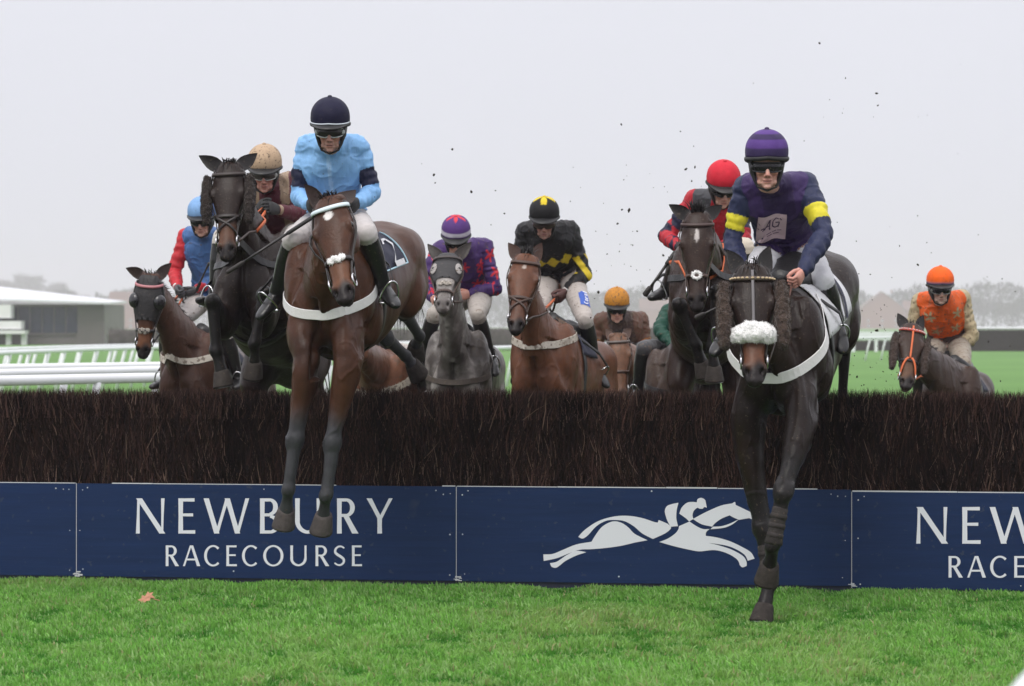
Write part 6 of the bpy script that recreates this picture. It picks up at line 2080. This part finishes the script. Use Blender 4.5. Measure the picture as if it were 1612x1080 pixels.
# ---------------------------------------------------------------- 9: dark horse far right, orange rider
h9 = make_horse("dark brown racehorse at the far right with red browband and orange face strap",
    (1502, 640, 21.8), 15, 3, (1436, 520, 20.9), (1426, 612), s=1.0, face_yaw=-12, fore=GALLOP_F, hind=GALLOP_H, ears=[(1413, 493), (1454, 496)],
    coat=dict(NB, base=(.036, .0195, .0135), light=(.060, .033, .022), mud=.35, tan=(.11, .055, .030), forelock=40),
    tack=dict(browband=(.55, .07, .045), beads=("white", (.6, .5, .48)), nb_t=.58, cheeks=dict(t0=.12, t1=.72, r=.034, x=.124, mat=wool_brown), facestrap=orange_rubber, kineton=orange_rubber, leather=BLACK(), cloth=dict(mat=navy_cloth), breast=dict(z=-.02, w=.05, mat=BLACK(), rise=.3)))
ORG, BEI = (.62, .095, .012), (.40, .33, .205)
def silk9(nm, bt, tt, tx, tf, co):
    c = A(BEI, len(nm)); tor = (nm == "torso") | (nm == "neck")
    c = np.where((tor & (tt > .36))[:, None], A(ORG, len(nm)), c)
    m = np.zeros(len(nm), bool)
    for t, x in ((.52, -.085), (.52, .085), (.80, .12), (.82, -.12)): m |= (nm == "torso") & star_mask(tx, tt * .5, x, t * .5, .048)
    c = np.where(m[:, None], A(BEI, len(nm)), c)
    return np.where(((nm == "torso") & (tt <= .36))[:, None], A((.060, .040, .034), len(nm)), c)
r9 = make_rider("rider in orange and beige silks with bright orange cap, alone at the far right", h9,
    (1481, 473, 22.4), (1480, 456, 22.2), [(1447, 475, 22.6), (1516, 471, 22.6)], [[(1431, 532, -1), (1461, 562, -1)], [(1531, 530, -1), (1497, 556, -1)]], hips=(1496, 560, 22.9),
    legs=[{}, dict(knee=(1517, 572, 22.0), ankle=(1528, 640, 22.4), toe=(1534, 655, 22.2))],
    silk=silk9, cap=dict(col=lambda az, t, x, y, z: (.10, .08, .16) if t < .07 else ((.55, .16, .14) if t < .10 else (.78, .115, .012)), button=(.78, .11, .012), mud=.2), mud=.55, skin=(.54, .36, .29), stubble=.3, goggles=dict(n="black", frame=(.25, .25, .24)), face_pitch=10, cuff=(.5, .5, .5), breech=(.27, .23, .18))
reins(h9, r9, orange_rubber)

# ---------------------------------------------------------------- 10 and 11: two more, mostly hidden
h10 = make_horse("muddy brown racehorse almost hidden behind the rising dark bay",
    (1062, 612, 21.6), 3, 3, (1092, 505, 20.6), (1090, 600), s=.98, fore=GALLOP_F, hind=GALLOP_H,
    coat=dict(base=(.060, .040, .033), dark=(.032, .022, .018), light=(.11, .08, .068), points=(.02, .017, .016), mud=.8), tack=dict(breast=dict(z=-.05, w=.05, mat=BLACK(), rise=.3), cloth=dict(mat=BLACK())))
r10 = make_rider("rider with a dark green sleeve, mostly hidden behind the rising dark bay", h10,
    (1084, 490, 21.9), (1088, 462, 21.7), [(1052, 492, 22.0), (1116, 492, 22.0)], [[(1038, 520, -1), (1062, 545, -1)], [(1128, 530, -1), (1104, 548, -1)]], hips=(1070, 560, 22.4),
    silk=lambda nm, bt, tt, tx, tf, co: A((.012, .060, .040), len(nm)), cap=dict(col=full((.012, .06, .04)), button=(.012, .06, .04)), mud=.3, face_pitch=30, breech=(.05, .05, .055))
reins(h10, r10, BROWN())
h11 = make_horse("chestnut racehorse half hidden behind the tall jumping bay, low at the fence",
    (612, 622, 21.2), 22, 3, (556, 520, 20.1), (550, 612), s=.98, fore=GALLOP_F, hind=GALLOP_H,
    coat=dict(base=(.16, .070, .040), dark=(.07, .03, .02), light=(.24, .12, .075), points=(.03, .022, .02), mud=.5), tack=dict(breast=dict(z=.0, w=.055, mat=dirty_web, wool=True, rise=.4), cloth=dict(mat=BLACK())))
r11 = make_rider("rider in dark muddy silks hidden behind the tall jumping bay", h11,
    (570, 492, 21.3), (558, 470, 21.1), [(542, 496, 21.4), (592, 496, 21.4)], [[(534, 535, -1), (546, 556, -1)], [(600, 536, -1), (572, 556, -1)]], hips=(590, 565, 21.8),
    silk=lambda nm, bt, tt, tx, tf, co: A((.05, .05, .055), len(nm)), cap=dict(col=full((.08, .08, .09)), button=(.08, .08, .09)), mud=.5, face_pitch=30, breech=(.5, .46, .42))
reins(h11, r11, BROWN())

# ---------------------------------------------------------------- print on the purple rider's chest
pink_p = mat("pink_print", (.55, .40, .44), .6, bump=.1); dark_p = mat("dark_print", (.06, .025, .07), .6)
_cc = P(1226, 342, 14.4); _nr = Vector((0, -1, .12)).normalized()
_ex = Vector((1, 0, .10)).normalized(); _ey = Vector((-.06, .12, 1)).normalized()
rect = []
for j in range(6):
    for i in range(10):
        wob = lambda u: .10 * math.sin(u * 4.2 + .6)
        q = [(-1 + .2 * i, -1 + j / 3), (-1 + .2 * (i + 1), -1 + j / 3), (-1 + .2 * (i + 1), -1 + (j + 1) / 3), (-1 + .2 * i, -1 + (j + 1) / 3)]
        rect.append([(x, y + wob(x)) for x, y in q])
flag_ = MB()
def put8(x, y, o):
    p = _cc + _ex * (.082 * x) + _ey * (.060 * y)
    hh = r8.jbvh.ray_cast(p + _nr * .6, -_nr, 1.6)
    return (hh[0] if hh[0] is not None else p) + _nr * o
for q in rect: flag_.add([put8(x, y, .015) for x, y in q], [(0, 1, 2, 3)])
fl8 = flag_.build("chest_print", pink_p, r8.silks, smooth=False)
scr = MB()
script = [[(-.62, -.10), (-.40, .20), (-.18, .62), (-.20, -.05), (-.12, -.15)], [(-.45, .15), (-.10, .20)], [(.42, .52), (.22, .62), (.02, .40), (.02, .05), (.20, -.12), (.42, .0)], [(.20, .25), (.48, .28), (.40, -.10)], [(.5, .60), (.62, .45)], [(-.75, .02), (-.55, .12), (-.48, -.02)],
          [(-.35, -.42), (-.05, -.40)], [(.02, -.40), (.30, -.36)], [(.36, -.36), (.66, -.30)], [(-.30, -.60), (.02, -.58)], [(.10, -.57), (.50, -.50)]]
for k, stq in enumerate(script):
    wdt = .085 if k < 6 else .055
    for q in stroke_quads(stq, wdt): scr.add([put8(x, y + .10 * math.sin(x * 4.2 + .6), .0185 + .0002 * k) for x, y in q], [(0, 1, 2, 3)])
scr.build("script", dark_p, fl8, smooth=False)

# ---------------------------------------------------------------- whips
whip("long black whip held by the light blue rider, slanting across the dark horse", P(492, 342, 15.1), P(356, 430, 15.0), r0=.010)
whip("short black whip held by the red-capped rider, pointing down to the left", P(1064, 396, 17.5), P(1014, 466, 17.4), r0=.014, r1=.010)
whip("grey whip of the purple rider, its end beside the white noseband", P(1168, 466, 14.3), P(1094, 501, 14.1), r0=.010, r1=.007)
whip("thin black whip held by the red-sleeved rider, in front of his thigh", P(309, 458, 21.0), P(329, 414, 20.6), r0=.011, r1=.007)

# ---------------------------------------------------------------- clods of turf in the air
clod_m = mat("turf_clod", (.035, .026, .020), .95, bump=.6, bscale=80, var=.4)
def clod_mesh(seed):
    rnd = random.Random(seed); q = MB()
    q.ellipsoid(Vector((0, 0, 0)), Vector((1, 0, 0)), Vector((0, rnd.uniform(.5, .9), 0)), Vector((0, 0, rnd.uniform(.5, 1.3))), 9, 7)
    q.v = [tuple(Vector(v) * (1 + rnd.uniform(-.35, .35))) for v in q.v]
    for k in range(4): q.strand((0, 0, 0), Vector((rnd.gauss(0, 1), rnd.gauss(0, 1), rnd.gauss(0, 1))).normalized() * rnd.uniform(1.3, 2.3), .10)
    me = bpy.data.meshes.new("turf_clod"); me.from_pydata(q.v, [], q.f); me.materials.append(clod_m); return me
clods = [clod_mesh(k) for k in range(6)]
spots = [(1290, 68, 3), (1380, 147, 4), (1382, 166, 2), (1331, 123, 2), (1326, 178, 2), (1266, 222, 1.5), (1186, 131, 1.5), (712, 235, 4), (683, 275, 3), (685, 288, 2), (664, 258, 1.5), (638, 366, 1.5), (742, 302, 3), (978, 196, 2.5), (1071, 207, 2), (1092, 230, 2), (1080, 266, 5), (1094, 263, 3), (1089, 285, 2),
         (898, 317, 2), (794, 336, 2), (780, 300, 2), (773, 354, 2), (990, 331, 5), (979, 330, 3), (982, 283, 2.5), (972, 352, 3), (1003, 364, 2.5), (950, 320, 1.5), (938, 364, 1.5), (1044, 402, 3), (996, 386, 2), (975, 396, 1.5), (1023, 425, 1.5), (1002, 425, 1.5), (1130, 310, 1.5), (942, 460, 3), (936, 470, 2), (930, 500, 2), (1416, 387, 2), (1445, 417, 4), (1352, 431, 2), (1370, 432, 2), (1404, 437, 1.5), (1380, 520, 4), (1385, 512, 3), (1598, 459, 2.5), (1554, 436, 1.5), (1459, 382, 1.5),
         (1556, 538, 3), (1349, 593, 3), (1370, 578, 2), (1390, 585, 2), (1338, 590, 2), (1395, 600, 2), (1412, 586, 2), (1330, 572, 1.5), (1360, 606, 2), (1345, 560, 2), (1402, 552, 2), (1378, 597, 1.5), (1420, 600, 2), (1335, 540, 1.5), (1362, 556, 2), (1590, 545, 2), (1575, 600, 2), (1388, 566, 1.5), (1466, 398, 1.5), (1348, 380, 1.5), (1340, 420, 2), (1318, 350, 1.5)]
rs = random.Random(8)
for k in range(46): spots.append((rs.gauss(1375, 32), rs.uniform(470, 612), rs.uniform(.8, 1.6)))
for k in range(34): spots.append((rs.gauss(1000, 55), rs.gauss(370, 60), rs.uniform(.8, 1.5)))
for k in range(14): spots.append((rs.uniform(1250, 1600), rs.uniform(60, 440), rs.uniform(.8, 1.6)))
rr = random.Random(3)
for i, (px, py, r_) in enumerate(spots):
    d = rr.uniform(15.2, 18.5)
    o = bpy.data.objects.new("turf_clod", clods[i % 6]); col.objects.link(o)
    o.location = P(px, py, d); s_ = r_ * .52 / FPX * d
    o.scale = (s_ * rr.uniform(.8, 1.5), s_, s_ * rr.uniform(.7, 1.3)); o.rotation_euler = (rr.uniform(0, 6), rr.uniform(0, 6), rr.uniform(0, 6))
    tag(o, "small dark clod of turf flying through the air above the fence", "turf clod", "clods of turf kicked up by the field")

# ---------------------------------------------------------------- a fallen leaf on the turf
q = MB()
out = [(-1, 0), (-.6, .35), (-.65, .8), (-.2, .55), (.1, .95), (.3, .5), (.8, .55), (.65, .15), (1.1, -.1), (.6, -.3), (.5, -.75), (.1, -.5), (-.3, -.8), (-.45, -.35)]
base = P(230, 957, 0); dl = H / ((957 - 512) / FPX); lc_ = P(230, 957, dl) + Vector((0, 0, .058))
rngl = [lc_ + Vector((x * .050, y * .045, .016 * math.sin(x * 2.5) + .035 * y)) for x, y in out]
q.add(rngl + [lc_ + Vector((0, 0, .004))], [(i, (i + 1) % len(out), len(out)) for i in range(len(out))])
q.tube([lc_, lc_ + Vector((.03, .0, .0)), lc_ + Vector((.085, -.01, -.014))], .0028, 6)
lf = q.build("fallen_leaf", mat("dry_leaf", (.42, .20, .12), .8, var=.3, vscale=40), smooth=False)
m_ = lf.modifiers.new("thick", 'SOLIDIFY'); m_.thickness = .0015
tag(lf, "pinkish brown dead leaf lying on the grass below the NEWBURY board", "leaf")
# ================================================================== the misty air
hz = MB(); hz.box(Vector((0, 1050, 25)), Vector((1600, 0, 0)), Vector((0, 1100, 0)), Vector((0, 0, 26.5)))
hm_ = bpy.data.materials.new("mist"); hm_.use_nodes = True
_t = hm_.node_tree
_t.nodes.remove(_t.nodes["Principled BSDF"])
_pv = _t.nodes.new("ShaderNodeVolumePrincipled")
_pv.inputs["Color"].default_value = (.91, .835, .94, 1)
_pv.inputs["Density"].default_value = .0006
_t.links.new(_pv.outputs[0], _t.nodes["Material Output"].inputs["Volume"])
tag(hz.build("haze", hm_, smooth=False), kind="stuff")
